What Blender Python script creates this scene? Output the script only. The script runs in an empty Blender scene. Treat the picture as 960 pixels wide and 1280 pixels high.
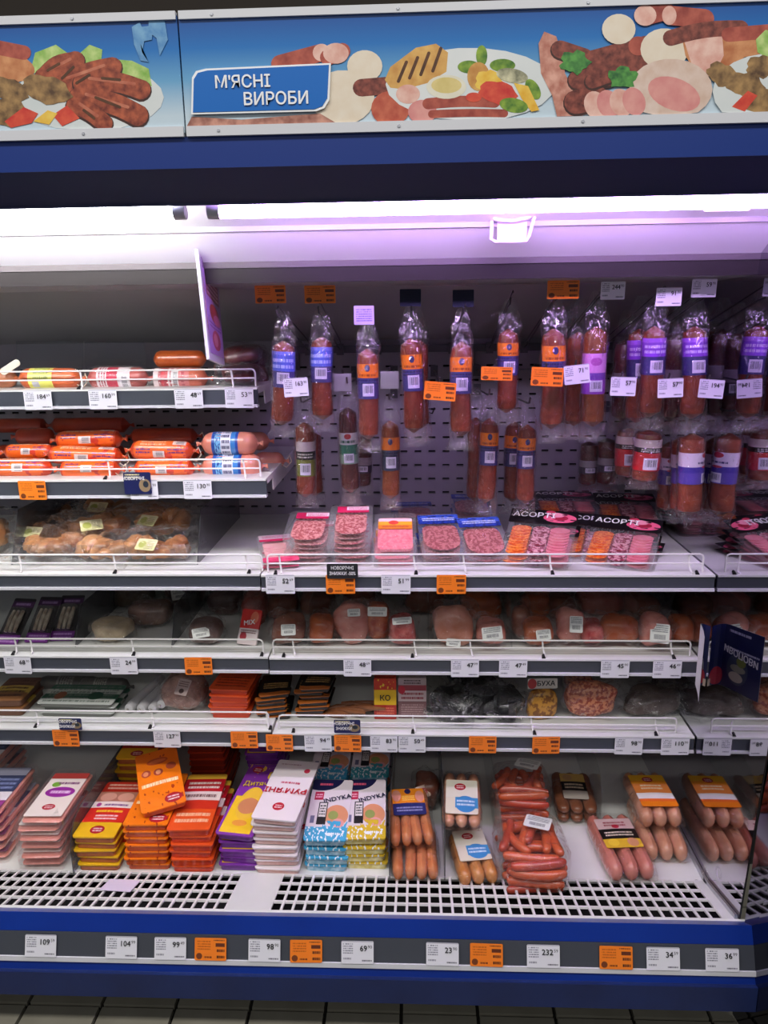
import bpy, math, random
from mathutils import Vector, Matrix, noise

# ------------------------------------------------------------------ camera, world, lights, exposure
SC = bpy.context.scene
COL = SC.collection
rad = math.radians
rnd = random.Random(11)
PITCH, YAW, ROLL, FPX, EYE = rad(14), rad(2.5), rad(.8), 961.0, 1.42
FW = Vector((-math.sin(YAW)*math.cos(PITCH), math.cos(YAW)*math.cos(PITCH), -math.sin(PITCH)))
_rt = Vector((math.cos(YAW), math.sin(YAW), 0))
_up = _rt.cross(FW)
RT = _rt*math.cos(ROLL) - _up*math.sin(ROLL)
UP = _up*math.cos(ROLL) + _rt*math.sin(ROLL)
EYEP = Vector((0, 0, EYE))
cd = bpy.data.cameras.new('camera')
cd.sensor_fit = 'HORIZONTAL'; cd.sensor_width = 36; cd.lens = 36*FPX/960
cd.clip_start = .05
cam = bpy.data.objects.new('camera', cd); COL.objects.link(cam)
mw = Matrix((RT, UP, -FW)).transposed().to_4x4(); mw.translation = EYEP
cam.matrix_world = mw
SC.camera = cam

W = bpy.data.worlds.new('store_air'); SC.world = W; W.use_nodes = True
W.node_tree.nodes['Background'].inputs[0].default_value = (.80, .86, 1, 1)
W.node_tree.nodes['Background'].inputs[1].default_value = .11

def area(name, loc, sx, sy, power, col, rot=(0, 0, 0)):
    l = bpy.data.lights.new(name, 'AREA'); l.shape = 'RECTANGLE'; l.size = sx; l.size_y = sy
    l.energy = power; l.color = col
    o = bpy.data.objects.new(name, l); o.location = loc; o.rotation_euler = rot; COL.objects.link(o)
    return o
# rows of shop ceiling luminaires above the aisle behind the photographer
area('aisle_ceiling_light', (-.4, .0, 3.1), 4.5, .35, 58, (1, .97, .93))
area('aisle_ceiling_light', (-.4, -2.4, 3.1), 4.5, .35, 34, (1, .97, .93))
SC.view_settings.view_transform = 'Standard'
SC.view_settings.look = 'None'
SC.view_settings.gamma = 1
SC.view_settings.use_curve_mapping = False
SC.view_settings.exposure = .35
LED_POWER = 33.0
SC.cycles.transparent_max_bounces = 32
SC.cycles.max_bounces = 8

# ------------------------------------------------------------------ pixel helpers (960 x 1280 frame)
def ray(x, y): return FW + RT*((x-480)/FPX) - UP*((y-640)/FPX)
def P(x, y, Y): v = ray(x, y); return EYEP + v*(Y/v.y)
def PZ(x, y, z): v = ray(x, y); return EYEP + v*((z-EYE)/v.z)
def PX(x, y, X): v = ray(x, y); return EYEP + v*(X/v.x)

# ------------------------------------------------------------------ materials
def lin(c):
    return tuple(((v/255)/12.92 if v/255 <= .04045 else ((v/255+.055)/1.055)**2.4) for v in c) + (1,)
MATS = {}
def newmat(name):
    m = bpy.data.materials.new(name); m.use_nodes = True
    nt = m.node_tree; b = nt.nodes['Principled BSDF']
    return m, nt, b
def M(name, col=(128, 128, 128), rough=.5, metal=0, col2=None, scale=30, bump=0, bscale=None, coat=0, sharp=False, emit=0, sss=0):
    if name in MATS: return MATS[name]
    m, nt, b = newmat(name)
    b.inputs['Base Color'].default_value = lin(col); b.inputs['Roughness'].default_value = rough
    b.inputs['Metallic'].default_value = metal; b.inputs['Coat Weight'].default_value = coat
    b.inputs['Coat Roughness'].default_value = .12
    if emit:
        b.inputs['Emission Color'].default_value = lin(col); b.inputs['Emission Strength'].default_value = emit
    tc = nt.nodes.new('ShaderNodeTexCoord')
    if col2:
        n = nt.nodes.new('ShaderNodeTexNoise'); n.inputs['Scale'].default_value = scale; n.inputs['Detail'].default_value = 4
        nt.links.new(tc.outputs['Object'], n.inputs['Vector'])
        r = nt.nodes.new('ShaderNodeValToRGB')
        a, z = (.47, .53) if sharp else (.3, .7)
        r.color_ramp.elements[0].position = a; r.color_ramp.elements[1].position = z
        r.color_ramp.elements[0].color = lin(col); r.color_ramp.elements[1].color = lin(col2)
        nt.links.new(n.outputs['Fac'], r.inputs['Fac']); nt.links.new(r.outputs['Color'], b.inputs['Base Color'])
    if bump:
        n2 = nt.nodes.new('ShaderNodeTexNoise'); n2.inputs['Scale'].default_value = bscale or scale; n2.inputs['Detail'].default_value = 3
        nt.links.new(tc.outputs['Object'], n2.inputs['Vector'])
        bp = nt.nodes.new('ShaderNodeBump'); bp.inputs['Strength'].default_value = bump; bp.inputs['Distance'].default_value = .004
        nt.links.new(n2.outputs['Fac'], bp.inputs['Height']); nt.links.new(bp.outputs['Normal'], b.inputs['Normal'])
    MATS[name] = m
    return m
def film(name, haze=.05, bump=.6, bscale=45, tint=(255, 255, 255), base=.03, rough=.1, stretch=None):
    if name in MATS: return MATS[name]
    m = bpy.data.materials.new(name); m.use_nodes = True; nt = m.node_tree; nt.nodes.clear()
    N = nt.nodes.new; L = nt.links.new
    out = N('ShaderNodeOutputMaterial'); tr = N('ShaderNodeBsdfTransparent'); gl = N('ShaderNodeBsdfGlossy'); df = N('ShaderNodeBsdfDiffuse')
    tr.inputs[0].default_value = lin(tint); gl.inputs[0].default_value = (1, 1, 1, 1); gl.inputs['Roughness'].default_value = rough
    df.inputs[0].default_value = (.85, .85, .88, 1)
    fr = N('ShaderNodeLayerWeight'); fr.inputs['Blend'].default_value = .5
    pw = N('ShaderNodeMath'); pw.operation = 'POWER'; pw.inputs[1].default_value = 3.2; L = nt.links.new; L(fr.outputs['Facing'], pw.inputs[0])
    sc_ = N('ShaderNodeMath'); sc_.operation = 'MULTIPLY'; sc_.inputs[1].default_value = .55; L(pw.outputs[0], sc_.inputs[0])
    ad = N('ShaderNodeMath'); ad.operation = 'ADD'; ad.inputs[1].default_value = base; ad.use_clamp = True
    m1 = N('ShaderNodeMixShader'); m2 = N('ShaderNodeMixShader'); m1.inputs[0].default_value = haze
    L(tr.outputs[0], m1.inputs[1]); L(df.outputs[0], m1.inputs[2])
    L(sc_.outputs[0], ad.inputs[0]); L(ad.outputs[0], m2.inputs[0]); L(m1.outputs[0], m2.inputs[1]); L(gl.outputs[0], m2.inputs[2])
    if bump:
        tc = N('ShaderNodeTexCoord'); nz = N('ShaderNodeTexNoise'); nz.inputs['Scale'].default_value = bscale; nz.inputs['Detail'].default_value = 2
        nz.inputs['Distortion'].default_value = .8
        bp = N('ShaderNodeBump'); bp.inputs['Strength'].default_value = bump; bp.inputs['Distance'].default_value = .012
        vec = tc.outputs['Object']
        if stretch:
            mp_ = N('ShaderNodeMapping'); mp_.inputs['Scale'].default_value = stretch; L(vec, mp_.inputs['Vector']); vec = mp_.outputs[0]
        L(vec, nz.inputs['Vector']); L(nz.outputs['Fac'], bp.inputs['Height'])
        for q in (gl, fr, df): L(bp.outputs['Normal'], q.inputs['Normal'])
    L(m2.outputs[0], out.inputs[0])
    MATS[name] = m
    return m
def printmat(name, bands, patches=(), axis='v', rough=.35, coat=.25):
    """flat print in the label's own UVs: colour bands along v (or u) and rectangular patches
    (kind, u0, v0, u1, v1, colour[, colour2]); kinds: box, ell, txt (lines of small print), bar (bar code), dots"""
    if name in MATS: return MATS[name]
    m, nt, b = newmat(name); N = nt.nodes.new; L = nt.links.new
    b.inputs['Roughness'].default_value = rough; b.inputs['Coat Weight'].default_value = coat
    uv = N('ShaderNodeUVMap'); sp = N('ShaderNodeSeparateXYZ'); L(uv.outputs[0], sp.inputs[0])
    U, V = sp.outputs[0], sp.outputs[1]
    def mth(op, a, bb=None, c=None):
        n = N('ShaderNodeMath'); n.operation = op
        for i, q in enumerate((a, bb, c)):
            if q is None: continue
            if isinstance(q, (int, float)): n.inputs[i].default_value = q
            else: L(q, n.inputs[i])
        return n.outputs[0]
    r = N('ShaderNodeValToRGB'); r.color_ramp.interpolation = 'CONSTANT'
    els = r.color_ramp.elements
    while len(els) < len(bands): els.new(.5)
    for e, (p, c) in zip(sorted(els, key=lambda e: e.position), bands): pass
    for i, (p, c) in enumerate(bands):
        els[i].position = p
    for i, (p, c) in enumerate(bands): els[i].color = lin(c)
    if len(bands) == 1:
        for e in els: e.color = lin(bands[0][1])
    L(V if axis == 'v' else U, r.inputs[0])
    cur = r.outputs[0]
    for pt in patches:
        k, u0, v0, u1, v1, c = pt[:6]
        if k == 'ell':
            a = mth('DIVIDE', mth('SUBTRACT', U, (u0+u1)/2), abs(u1-u0)/2); bb = mth('DIVIDE', mth('SUBTRACT', V, (v0+v1)/2), abs(v1-v0)/2)
            mask = mth('LESS_THAN', mth('ADD', mth('MULTIPLY', a, a), mth('MULTIPLY', bb, bb)), 1.0)
        else:
            mask = mth('MULTIPLY', mth('COMPARE', U, (u0+u1)/2, abs(u1-u0)/2), mth('COMPARE', V, (v0+v1)/2, abs(v1-v0)/2))
        if k in ('txt', 'txu', 'bar', 'dots'):
            nz = N('ShaderNodeTexNoise'); nz.inputs['Detail'].default_value = 1
            cm = N('ShaderNodeCombineXYZ')
            if k in ('txt', 'txu'):
                rows = pt[6] if len(pt) > 6 else 4
                A_, B_ = (U, V) if k == 'txt' else (V, U)
                lo_, hi_ = (v0, v1) if k == 'txt' else (u0, u1)
                dv = abs(hi_-lo_)/rows; q = mth('DIVIDE', mth('SUBTRACT', B_, min(lo_, hi_)), dv)
                fr = mth('FRACT', q); fl = mth('FLOOR', q)
                L(mth('MULTIPLY', A_, 28.0), cm.inputs[0]); L(mth('MULTIPLY', fl, 7.3), cm.inputs[1])
                nz.inputs['Scale'].default_value = 2.2; L(cm.outputs[0], nz.inputs['Vector'])
                mask = mth('MULTIPLY', mask, mth('MULTIPLY', mth('COMPARE', fr, .5, .27), mth('GREATER_THAN', nz.outputs['Fac'], .45)))
            elif k == 'bar':
                L(mth('MULTIPLY', U, 60.0), cm.inputs[0]); nz.inputs['Scale'].default_value = 3; L(cm.outputs[0], nz.inputs['Vector'])
                du, dv = abs(u1-u0), abs(v1-v0)
                inner = mth('MULTIPLY', mth('COMPARE', U, (u0+u1)/2, du*.4), mth('COMPARE', V, (v0+v1)/2+dv*.06, dv*.3))
                mx = N('ShaderNodeMix'); mx.data_type = 'RGBA'
                L(mth('MULTIPLY', inner, mth('GREATER_THAN', nz.outputs['Fac'], .5)), mx.inputs[0])
                mx.inputs[6].default_value = lin(c); mx.inputs[7].default_value = lin((40, 40, 60))
                m0 = N('ShaderNodeMix'); m0.data_type = 'RGBA'; L(mask, m0.inputs[0]); L(cur, m0.inputs[6]); L(mx.outputs[2], m0.inputs[7]); cur = m0.outputs[2]
                continue
            else:
                nz.inputs['Scale'].default_value = pt[6] if len(pt) > 6 else 14; L(uv.outputs[0], nz.inputs['Vector'])
                mask = mth('MULTIPLY', mask, mth('GREATER_THAN', nz.outputs['Fac'], pt[7] if len(pt) > 7 else .6))
        mx = N('ShaderNodeMix'); mx.data_type = 'RGBA'; L(mask, mx.inputs[0]); L(cur, mx.inputs[6]); mx.inputs[7].default_value = lin(c); cur = mx.outputs[2]
    L(cur, b.inputs['Base Color'])
    MATS[name] = m
    return m

WHITE = M('white_enamel', (230, 231, 228), .35, col2=(218, 220, 216), scale=6)
WIRE = M('white_wire', (232, 230, 228), .35)
BLUE = M('blue_paint', (8, 52, 150), .32, col2=(5, 42, 132), scale=4, coat=.2)
NAVY = M('navy_bumper', (20, 42, 98), .5, col2=(15, 33, 82), scale=9, bump=.1, bscale=60)
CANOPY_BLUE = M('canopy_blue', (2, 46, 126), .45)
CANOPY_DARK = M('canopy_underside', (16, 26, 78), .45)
RAIL = M('price_rail_grey', (68, 72, 80), .3, coat=.3)
ALU = M('brushed_aluminium', (196, 198, 204), .35, metal=.8)
ALUW = M('aluminium_trim', (214, 215, 219), .4)
BLACK = M('black_plastic', (14, 14, 16), .4)
DARK = M('shade_black', (10, 9, 10), .8)  # near-black, puts the shade of hidden hollows into the colour
BACK = M('back_panel_grey', (172, 166, 176), .45, col2=(160, 154, 166), scale=3)
CEIL = M('interior_ceiling_grey', (150, 148, 150), .45)
LIPDK = M('dark_lip', (30, 24, 24), .5)
HOOKM = M('hook_wire', (96, 92, 100), .35, metal=.7)
MIRROR = M('mirror_glass', (196, 194, 204), .03, metal=1)
WINGM = M('dark_mirror_glass', (120, 120, 132), .05, metal=1)
FILM = film('clear_film', haze=.02, bump=.6, bscale=30, base=.045, rough=.07)
FILM2 = film('crinkled_film', haze=.012, bump=1.0, bscale=48, base=.026, rough=.05)
FILMV = film('hanging_bag_film', haze=.012, bump=1.0, bscale=70, base=.085, rough=.05, stretch=(1, 1, .4))
FILM3 = film('soft_film', haze=.025, bump=.6, bscale=26, base=.035, rough=.08)
ACRYL = film('clear_acrylic', haze=.03, bump=0, base=.02, rough=.03, tint=(246, 248, 248))
SMOKE = film('smoky_acrylic', haze=.05, bump=0, base=.02, rough=.06, tint=(176, 176, 180))
INK = M('black_ink', (28, 28, 34), .5)
WINK = M('white_ink', (246, 246, 246), .45)
PAPER = M('white_card', (238, 236, 242), .45)
TWINE = M('cream_twine', (226, 214, 190), .7)

# ------------------------------------------------------------------ mesh building
class MB:
    def __init__(s): s.v = []; s.f = []; s.mi = []; s.uv = []
    def face(s, idx, mi=0, uv=None): s.f.append(tuple(idx)); s.mi.append(mi); s.uv.append(uv or [(0, 0)]*len(idx))
    def quad(s, a, b, c, d, mi=0, uv=((0, 0), (1, 0), (1, 1), (0, 1))):
        n = len(s.v); s.v += [tuple(a), tuple(b), tuple(c), tuple(d)]; s.face((n, n+1, n+2, n+3), mi, list(uv)); return s
    def box(s, c, sz, mi=0, rot=None):
        n = len(s.v); hx, hy, hz = sz[0]/2, sz[1]/2, sz[2]/2
        for dx, dy, dz in ((-1, -1, -1), (1, -1, -1), (1, 1, -1), (-1, 1, -1), (-1, -1, 1), (1, -1, 1), (1, 1, 1), (-1, 1, 1)):
            p = Vector((dx*hx, dy*hy, dz*hz))
            if rot: p = rot @ p
            s.v.append(tuple(p+Vector(c)))
        for q in ((0, 3, 2, 1), (4, 5, 6, 7), (0, 1, 5, 4), (1, 2, 6, 5), (2, 3, 7, 6), (3, 0, 4, 7)):
            s.face([n+i for i in q], mi, [(0, 0), (1, 0), (1, 1), (0, 1)])
        return s
    def ring_loft(s, rings, mi=0, caps=True, closed=True):
        """rings: list of lists of points (same count)."""
        n0 = len(s.v); k = len(rings[0]); nr = len(rings)
        for r in rings: s.v += [tuple(p) for p in r]
        for i in range(nr-1):
            for j in range(k if closed else k-1):
                a = n0+i*k+j; b = n0+i*k+(j+1) % k
                u0, u1 = j/k, (j+1)/k; v0, v1 = i/(nr-1), (i+1)/(nr-1)
                s.face((a, b, b+k, a+k), mi, [(u0, v0), (u1, v0), (u1, v1), (u0, v1)])
        if caps and closed:
            s.face([n0+j for j in range(k)][::-1], mi); s.face([n0+(nr-1)*k+j for j in range(k)], mi)
        return s
    def loft(s, pts, radii, e1, e2, n=14, mi=0, wob=0, seed=0, caps=True):
        e1, e2 = Vector(e1), Vector(e2); rings = []
        for p, r in zip(pts, radii):
            ra, rb = r if isinstance(r, tuple) else (r, r)
            ring = []
            for j in range(n):
                a = rad(90+360*j/n); q = Vector(p)+e1*ra*math.cos(a)+e2*rb*math.sin(a)
                if wob:
                    w = noise.noise(q*45+Vector((seed*7.1, seed*3.3, 0)))*wob
                    q += (e1*math.cos(a)+e2*math.sin(a))*w
                ring.append(q)
            rings.append(ring)
        return s.ring_loft(rings, mi, caps)
    def tube(s, pts, r, n=6, mi=0):
        pts = [Vector(p) for p in pts]; rings = []
        ref = None
        for i, p in enumerate(pts):
            t = (pts[min(i+1, len(pts)-1)]-pts[max(i-1, 0)]).normalized()
            if ref is None: ref = Vector((0, 0, 1)) if abs(t.z) < .8 else Vector((1, 0, 0))
            a = t.cross(ref).normalized(); b = a.cross(t).normalized(); ref = b
            rings.append([p+(a*math.cos(2*math.pi*j/n)+b*math.sin(2*math.pi*j/n))*r for j in range(n)])
        return s.ring_loft(rings, mi)
    def slab(s, w, l, t, r=.01, mi=0, seg=4, x0=0, y0=0, z0=0, wave=0, wf=60, top=None, nseg=None, seed=0, dome=0):
        """rounded-rectangle slab, centre of width at x0, front edge at y0, bottom at z0; uv = (x, y) over the outline."""
        out = []
        for cx, cy, a0 in ((w/2-r, l-r, 0), (-w/2+r, l-r, 90), (-w/2+r, r, 180), (w/2-r, r, 270)):
            for i in range(seg+1):
                a = rad(a0+90*i/seg); out.append((cx+r*math.cos(a), cy+r*math.sin(a)))
        def wz(x, y): return wave*math.sin(x*wf+seed)*(1-min(1, y/l*3)) if wave else 0
        def lift(x, y): return dome*max(0, 1-(2*x/w)**2)*max(0, 1-(2*y/l-1)**2) if dome else 0
        n0 = len(s.v); k = len(out)
        for z in (z0, z0+t):
            s.v += [(x0+x, y0+y, z+wz(x, y)) for x, y in out]
        uvs = [((x+w/2)/w, y/l) for x, y in out]
        for j in range(k):
            q = (j+1) % k
            s.face((n0+j, n0+q, n0+k+q, n0+k+j), mi, [uvs[j], uvs[q], uvs[q], uvs[j]])
        c1 = len(s.v); s.v += [(x0, y0+l/2, z0+wz(0, l/2)), (x0, y0+l/2, z0+t+lift(0, l/2)+wz(0, l/2))]
        for j in range(k):
            q = (j+1) % k
            s.face((n0+q, n0+j, c1), mi, [uvs[q], uvs[j], (.5, .5)])
            s.face((n0+k+j, n0+k+q, c1+1), mi if top is None else top, [uvs[j], uvs[q], (.5, .5)])
        return s
    def blob(s, c, r, amp=.15, freq=12, seed=0, nu=16, nv=10, mi=0, e=1.0, e2=None):
        c = Vector(c); rings = []; e2 = e2 or e
        sg = lambda x, p: math.copysign(abs(x)**p, x)
        for i in range(nv+1):
            ph = math.pi*(i/nv-.5); ph = max(-1.55, min(1.55, ph)); ring = []
            for j in range(nu):
                a = rad(90)+2*math.pi*j/nu
                d = Vector((sg(math.cos(ph), e2)*sg(math.cos(a), e)*r[0], sg(math.cos(ph), e2)*sg(math.sin(a), e)*r[1], sg(math.sin(ph), e2)*r[2]))
                d *= 1+amp*noise.noise((c+d)*freq+Vector((seed*5.7, seed*1.9, seed*3.1)))*1.6
                ring.append(c+d)
            rings.append(ring)
        return s.ring_loft(rings, mi)
    def mesh(s, name, mats, smooth=True):
        me = bpy.data.meshes.new(name); me.from_pydata(s.v, [], s.f)
        for m in (mats if isinstance(mats, (list, tuple)) else [mats]): me.materials.append(m)
        me.polygons.foreach_set('material_index', s.mi)
        ul = me.uv_layers.new(name='UVMap'); flat = []
        for q in s.uv:
            for u, v in q: flat += [u, v]
        ul.data.foreach_set('uv', flat)
        if smooth: me.polygons.foreach_set('use_smooth', [True]*len(me.polygons))
        me.update()
        if smooth:
            me.set_sharp_from_angle(angle=rad(38))
        return me

def ob(name, me, parent=None, loc=(0, 0, 0), rot=(0, 0, 0), scale=None):
    o = bpy.data.objects.new(name, me); COL.objects.link(o); o.location = loc; o.rotation_euler = rot
    if scale: o.scale = (scale,)*3 if isinstance(scale, (int, float)) else scale
    if parent: o.parent = parent
    return o
def tag(o, label, cat, group=None):
    o['label'] = label; o['category'] = cat
    if group: o['group'] = group
    return o
def struct(o): o['kind'] = 'structure'; return o
def root(name, loc, rot=(0, 0, 0), scale=None): return ob(name, None, None, loc, rot, scale)
def spawn(name, spec, loc, rot, label, cat, group=None, scale=None):
    """a thing: an Empty with a copy of every part (meshes shared); spec = [(part name, mesh, loc, rot, [subparts])]"""
    t = root(name, loc, rot, scale); tag(t, label, cat, group)
    for p in spec:
        o = ob(p[0], p[1], t, *(p[2:4] if len(p) > 2 else ()))
        if len(p) > 4:
            for q in p[4]: ob(q[0], q[1], o, *(q[2:4]))
    return t
TX = {}
def text(s, size, mat, bold=.0, align='CENTER', shear=0):
    k = (s, size, mat.name, bold, align, shear)
    if k in TX: return TX[k]
    cu = bpy.data.curves.new('lettering', 'FONT'); cu.body = s; cu.size = size; cu.align_x = align; cu.align_y = 'CENTER'
    cu.resolution_u = 2; cu.shear = shear
    o = bpy.data.objects.new('lettering', cu); COL.objects.link(o)
    dg = bpy.context.evaluated_depsgraph_get()
    me = bpy.data.meshes.new_from_object(o.evaluated_get(dg)); me.name = 'lettering'
    bpy.data.objects.remove(o); bpy.data.curves.remove(cu)
    par = list(range(len(me.vertices)))       # glyph pieces that overlap are lifted apart by a hair
    def find(i):
        while par[i] != i: par[i] = par[par[i]]; i = par[i]
        return i
    for p in me.polygons:
        vs_ = list(p.vertices)
        for q in vs_[1:]: par[find(q)] = find(vs_[0])
    isl = {}
    for v in me.vertices: v.co.z += isl.setdefault(find(v.index), len(isl))*.00002
    if bold:                                  # heavier strokes: the outline repeated a hair to each side
        vs = [v.co.copy() for v in me.vertices]; fs = [tuple(p.vertices) for p in me.polygons]; n = len(vs); V, F = [], []
        for j, (dx, dy) in enumerate(((-bold, 0), (bold, 0), (0, bold*.6), (0, -bold*.6))):
            F += [tuple(i+len(V) for i in f) for f in fs]; V += [(v.x+dx*size, v.y+dy*size, v.z+j*.0003) for v in vs]
        bpy.data.meshes.remove(me); me = bpy.data.meshes.new('lettering'); me.from_pydata(V, [], F)
    me.materials.clear(); me.materials.append(mat)
    TX[k] = me
    return me
ORD = ['topmost', 'second', 'third', 'fourth', 'fifth', 'sixth', 'seventh', 'eighth', 'ninth', 'tenth', 'eleventh', 'twelfth', 'thirteenth']
def ordl(i): return ORD[i] + (' from the top' if i else '')

# ------------------------------------------------------------------ setting
XL, XJ, XM = -1.36, -.345, .645          # left end, joint between the two bays, mirror plane
YB = 2.15                                 # back panel
def wpart(name, mb, mats, parent, smooth=True):
    """part whose mesh is written in world coordinates"""
    o = ob(name, mb.mesh(name, mats, smooth), parent)
    if parent: o.location = -Vector(parent.location)
    return o
def pz(y, Y, x=480): return P(x, y, Y).z

fl = struct(ob('floor', MB().box((-.3, .4, -.011), (5, 5, .01)).mesh('floor', M('dark_grout', (38, 36, 32), .9), False)))
tmat = M('beige_floor_tile', (150, 146, 132), .45, col2=(132, 128, 114), scale=9)
tm = MB().box((0, 0, 0), (.153, .153, .011)).mesh('tile', tmat, False)
for i in range(-4, 11):
    for j in range(-7, 3):
        ob('tile', tm, fl, (-.758+.1605*i, 1.395+.1605*j, .0))
struct(ob('wall_back', MB().box((-.3, 2.5, 1.6), (6, .06, 3.3)).mesh('wall_back', M('dim_wall', (70, 62, 54), .8), False)))

case = root('refrigerated_display_case', (-.35, 1.75, 0))
tag(case, 'blue and white open refrigerated display case filled with sausages and meats', 'display case')
# perforated back panel
mb = MB(); z = .2; z1 = 1.335; pitch = .0395; sl_w, sl_h = .019, .006
x0 = XL; x1 = XM
zz = [z]
row = z+.03
while row < z1-.02:
    a, b = row-sl_h/2, row+sl_h/2
    mb.quad((x0, YB, zz[-1]), (x1, YB, zz[-1]), (x1, YB, a), (x0, YB, a))
    x = x0
    k = x0+.012
    while k+sl_w < x1:
        mb.quad((x, YB, a), (k, YB, a), (k, YB, b), (x, YB, b)); x = k+sl_w
        mb.quad((k, YB, a), (k+sl_w, YB, a), (k+sl_w, YB+.012, a), (k, YB+.012, a))
        k += pitch
    mb.quad((x, YB, a), (x1, YB, a), (x1, YB, b), (x, YB, b))
    zz.append(b); row += pitch
mb.quad((x0, YB, zz[-1]), (x1, YB, zz[-1]), (x1, YB, z1), (x0, YB, z1))
wpart('perforated_back_panel', mb, BACK, case, False)
wpart('dark_slot_backing', MB().box(((XL+XM)/2, YB+.03, .85), (XM-XL, .03, 1.4)), DARK, case, False)  # black sheet standing in for the shade behind the slots
wpart('upper_back_panel', MB().box(((XL+XM)/2, YB-.004, 1.352), (XM-XL, .012, .036)), BACK, case, False)
# sloping inner ceiling
mb = MB().quad((XL, 1.550, 1.495), (XM, 1.550, 1.495), (XM, 1.75, 1.492), (XL, 1.75, 1.492))
mb.quad((XL, 1.75, 1.492), (XM, 1.75, 1.492), (XM, YB, 1.366), (XL, YB, 1.366))
mb.quad((XL, 1.554, 1.53), (XM, 1.554, 1.53), (XM, YB+.02, 1.50), (XL, YB+.02, 1.50))
wpart('sloping_inner_ceiling', mb, CEIL, case, False)
wpart('ceiling_edge_strip', MB().box(((XL+XM)/2, 1.553, 1.4955), (XM-XL, .006, .002)), BACK, case, False)
# canopy profile pieces
def prof(name, pts, mat, xa=XL, xb=XM+.012, parent=None, smooth=False):
    mb = MB(); n = len(pts)
    for i in range(n):
        a, b = pts[i], pts[(i+1) % n]
        mb.quad((xa, a[0], a[1]), (xb, a[0], a[1]), (xb, b[0], b[1]), (xa, b[0], b[1]))
    for X in (xa, xb):
        k = len(mb.v); mb.v += [(X, p[0], p[1]) for p in pts]; mb.face(list(range(k, k+n)))
    return wpart(name, mb, mat, parent or case, smooth)
zs0, zs1 = pz(160, 1.25), pz(12, 1.25)
zf = pz(205, 1.25)
prof('canopy_fascia', [(1.25, zs0-.006), (1.25, zf), (1.27, zf), (1.27, zs0-.006)], CANOPY_BLUE)
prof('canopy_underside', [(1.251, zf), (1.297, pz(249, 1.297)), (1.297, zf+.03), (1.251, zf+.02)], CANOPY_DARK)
prof('canopy_top', [(1.256, zs0-.006), (1.256, zs1-.02), (1.70, zs1-.02), (2.2, 1.55), (2.2, 1.50), (1.66, 1.62), (1.44, 1.66)], M('canopy_steel', (60, 62, 70), .5))
LY = 1.318                                   # lamp line
prof('added_light_baffle', [(1.297, pz(249, 1.297)+.01), (1.297, pz(252, 1.297)), (1.300, pz(252, 1.297)), (1.300, pz(249, 1.297)+.01)], CANOPY_DARK)  # added lip that keeps lamp light off the canopy underside
prof('lamp_tray', [(1.300, pz(249, 1.30)+.006), (1.336, pz(249, 1.336)+.008), (1.452, pz(280, 1.452)), (1.452, pz(280, 1.452)+.008), (1.40, zf+.02), (1.300, zf+.02)], WHITE)
prof('groove_trim', [(1.450, pz(279, 1.45)), (1.450, pz(286, 1.45)), (1.462, pz(286, 1.45)), (1.462, pz(279, 1.45))], M('groove_grey', (150, 146, 154), .4))
prof('reflector_panel', [(1.454, pz(285, 1.454)), (1.540, pz(325, 1.540)), (1.550, pz(325, 1.540)), (1.550, pz(285, 1.454))], M('reflector_white', (238, 236, 242), .5))
prof('reflector_edge', [(1.538, pz(323, 1.538)), (1.539, pz(332, 1.539)), (1.554, pz(332, 1.539)), (1.554, pz(323, 1.538))], M('reflector_edge_grey', (96, 90, 92), .4))
prof('dark_inner_lip', [(1.542, pz(332, 1.542)), (1.545, pz(351, 1.545)), (1.554, pz(351, 1.545)), (1.554, pz(332, 1.542))], LIPDK)
# night blind handle
hm = MB(); hy = 1.447
hp = [P(x, y, hy) for x, y in ((614, 270), (617, 274), (622, 276), (640, 277), (656, 274), (664, 270), (667, 273), (664, 282), (660, 296), (657, 302), (640, 303), (618, 303), (613, 300), (614, 285), (615, 272))]
hp = [p+Vector((0, -.012 if i not in (0, 14) else 0, 0)) for i, p in enumerate(hp)]
hm.tube(hp, .0032, 6)
HW = M('handle_plastic', (226, 214, 238), .35)
hb = MB(); c = P(640, 290, hy); hb.box((c.x, hy+.002, c.z), (.052, .004, .034))
hr = root('blind_handle', (c.x, hy, c.z)); tag(hr, 'white plastic loop handle under the purple-lit canopy', 'handle')
wpart('grip', hm, HW, hr); wpart('backplate', hb, M('handle_plate', (206, 190, 226), .4), hr, False)
# lamps: white tube on the left bay, violet tube on the right bay
def led(name, xa, xb, col, label, power=1.0):
    m = bpy.data.materials.new(name+'_glow'); m.use_nodes = True
    b = m.node_tree.nodes['Principled BSDF']; b.inputs['Base Color'].default_value = col+(1,)
    b.inputs['Emission Color'].default_value = col+(1,); b.inputs['Emission Strength'].default_value = LED_POWER*power
    zc = pz(260, LY)
    r = root(name, ((xa+xb)/2, LY, zc)); tag(r, label, 'lamp')
    wpart('tube', MB().loft([(xa+.02, LY, zc), (xb-.02, LY, zc)], [.0115, .0115], (0, 0, 1), (0, 1, 0), 12), m, r)
    for e, s in ((xa, 1), (xb, -1)):
        wpart('end_cap', MB().loft([(e, LY, zc), (e+.02*s, LY, zc)], [.0118, .0118], (0, 0, 1), (0, 1, 0), 12), M('lamp_cap', (190, 186, 198), .3), r)
xs = P(246, 262, LY).x
led('led_tube', XL+.02, xs-.018, (1, .98, 1), 'glowing white tube lamp under the left half of the canopy', 1.5)
led('led_tube', xs+.018, XM-.004, (.68, .42, 1), 'glowing violet tube lamp under the right half of the canopy')
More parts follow.
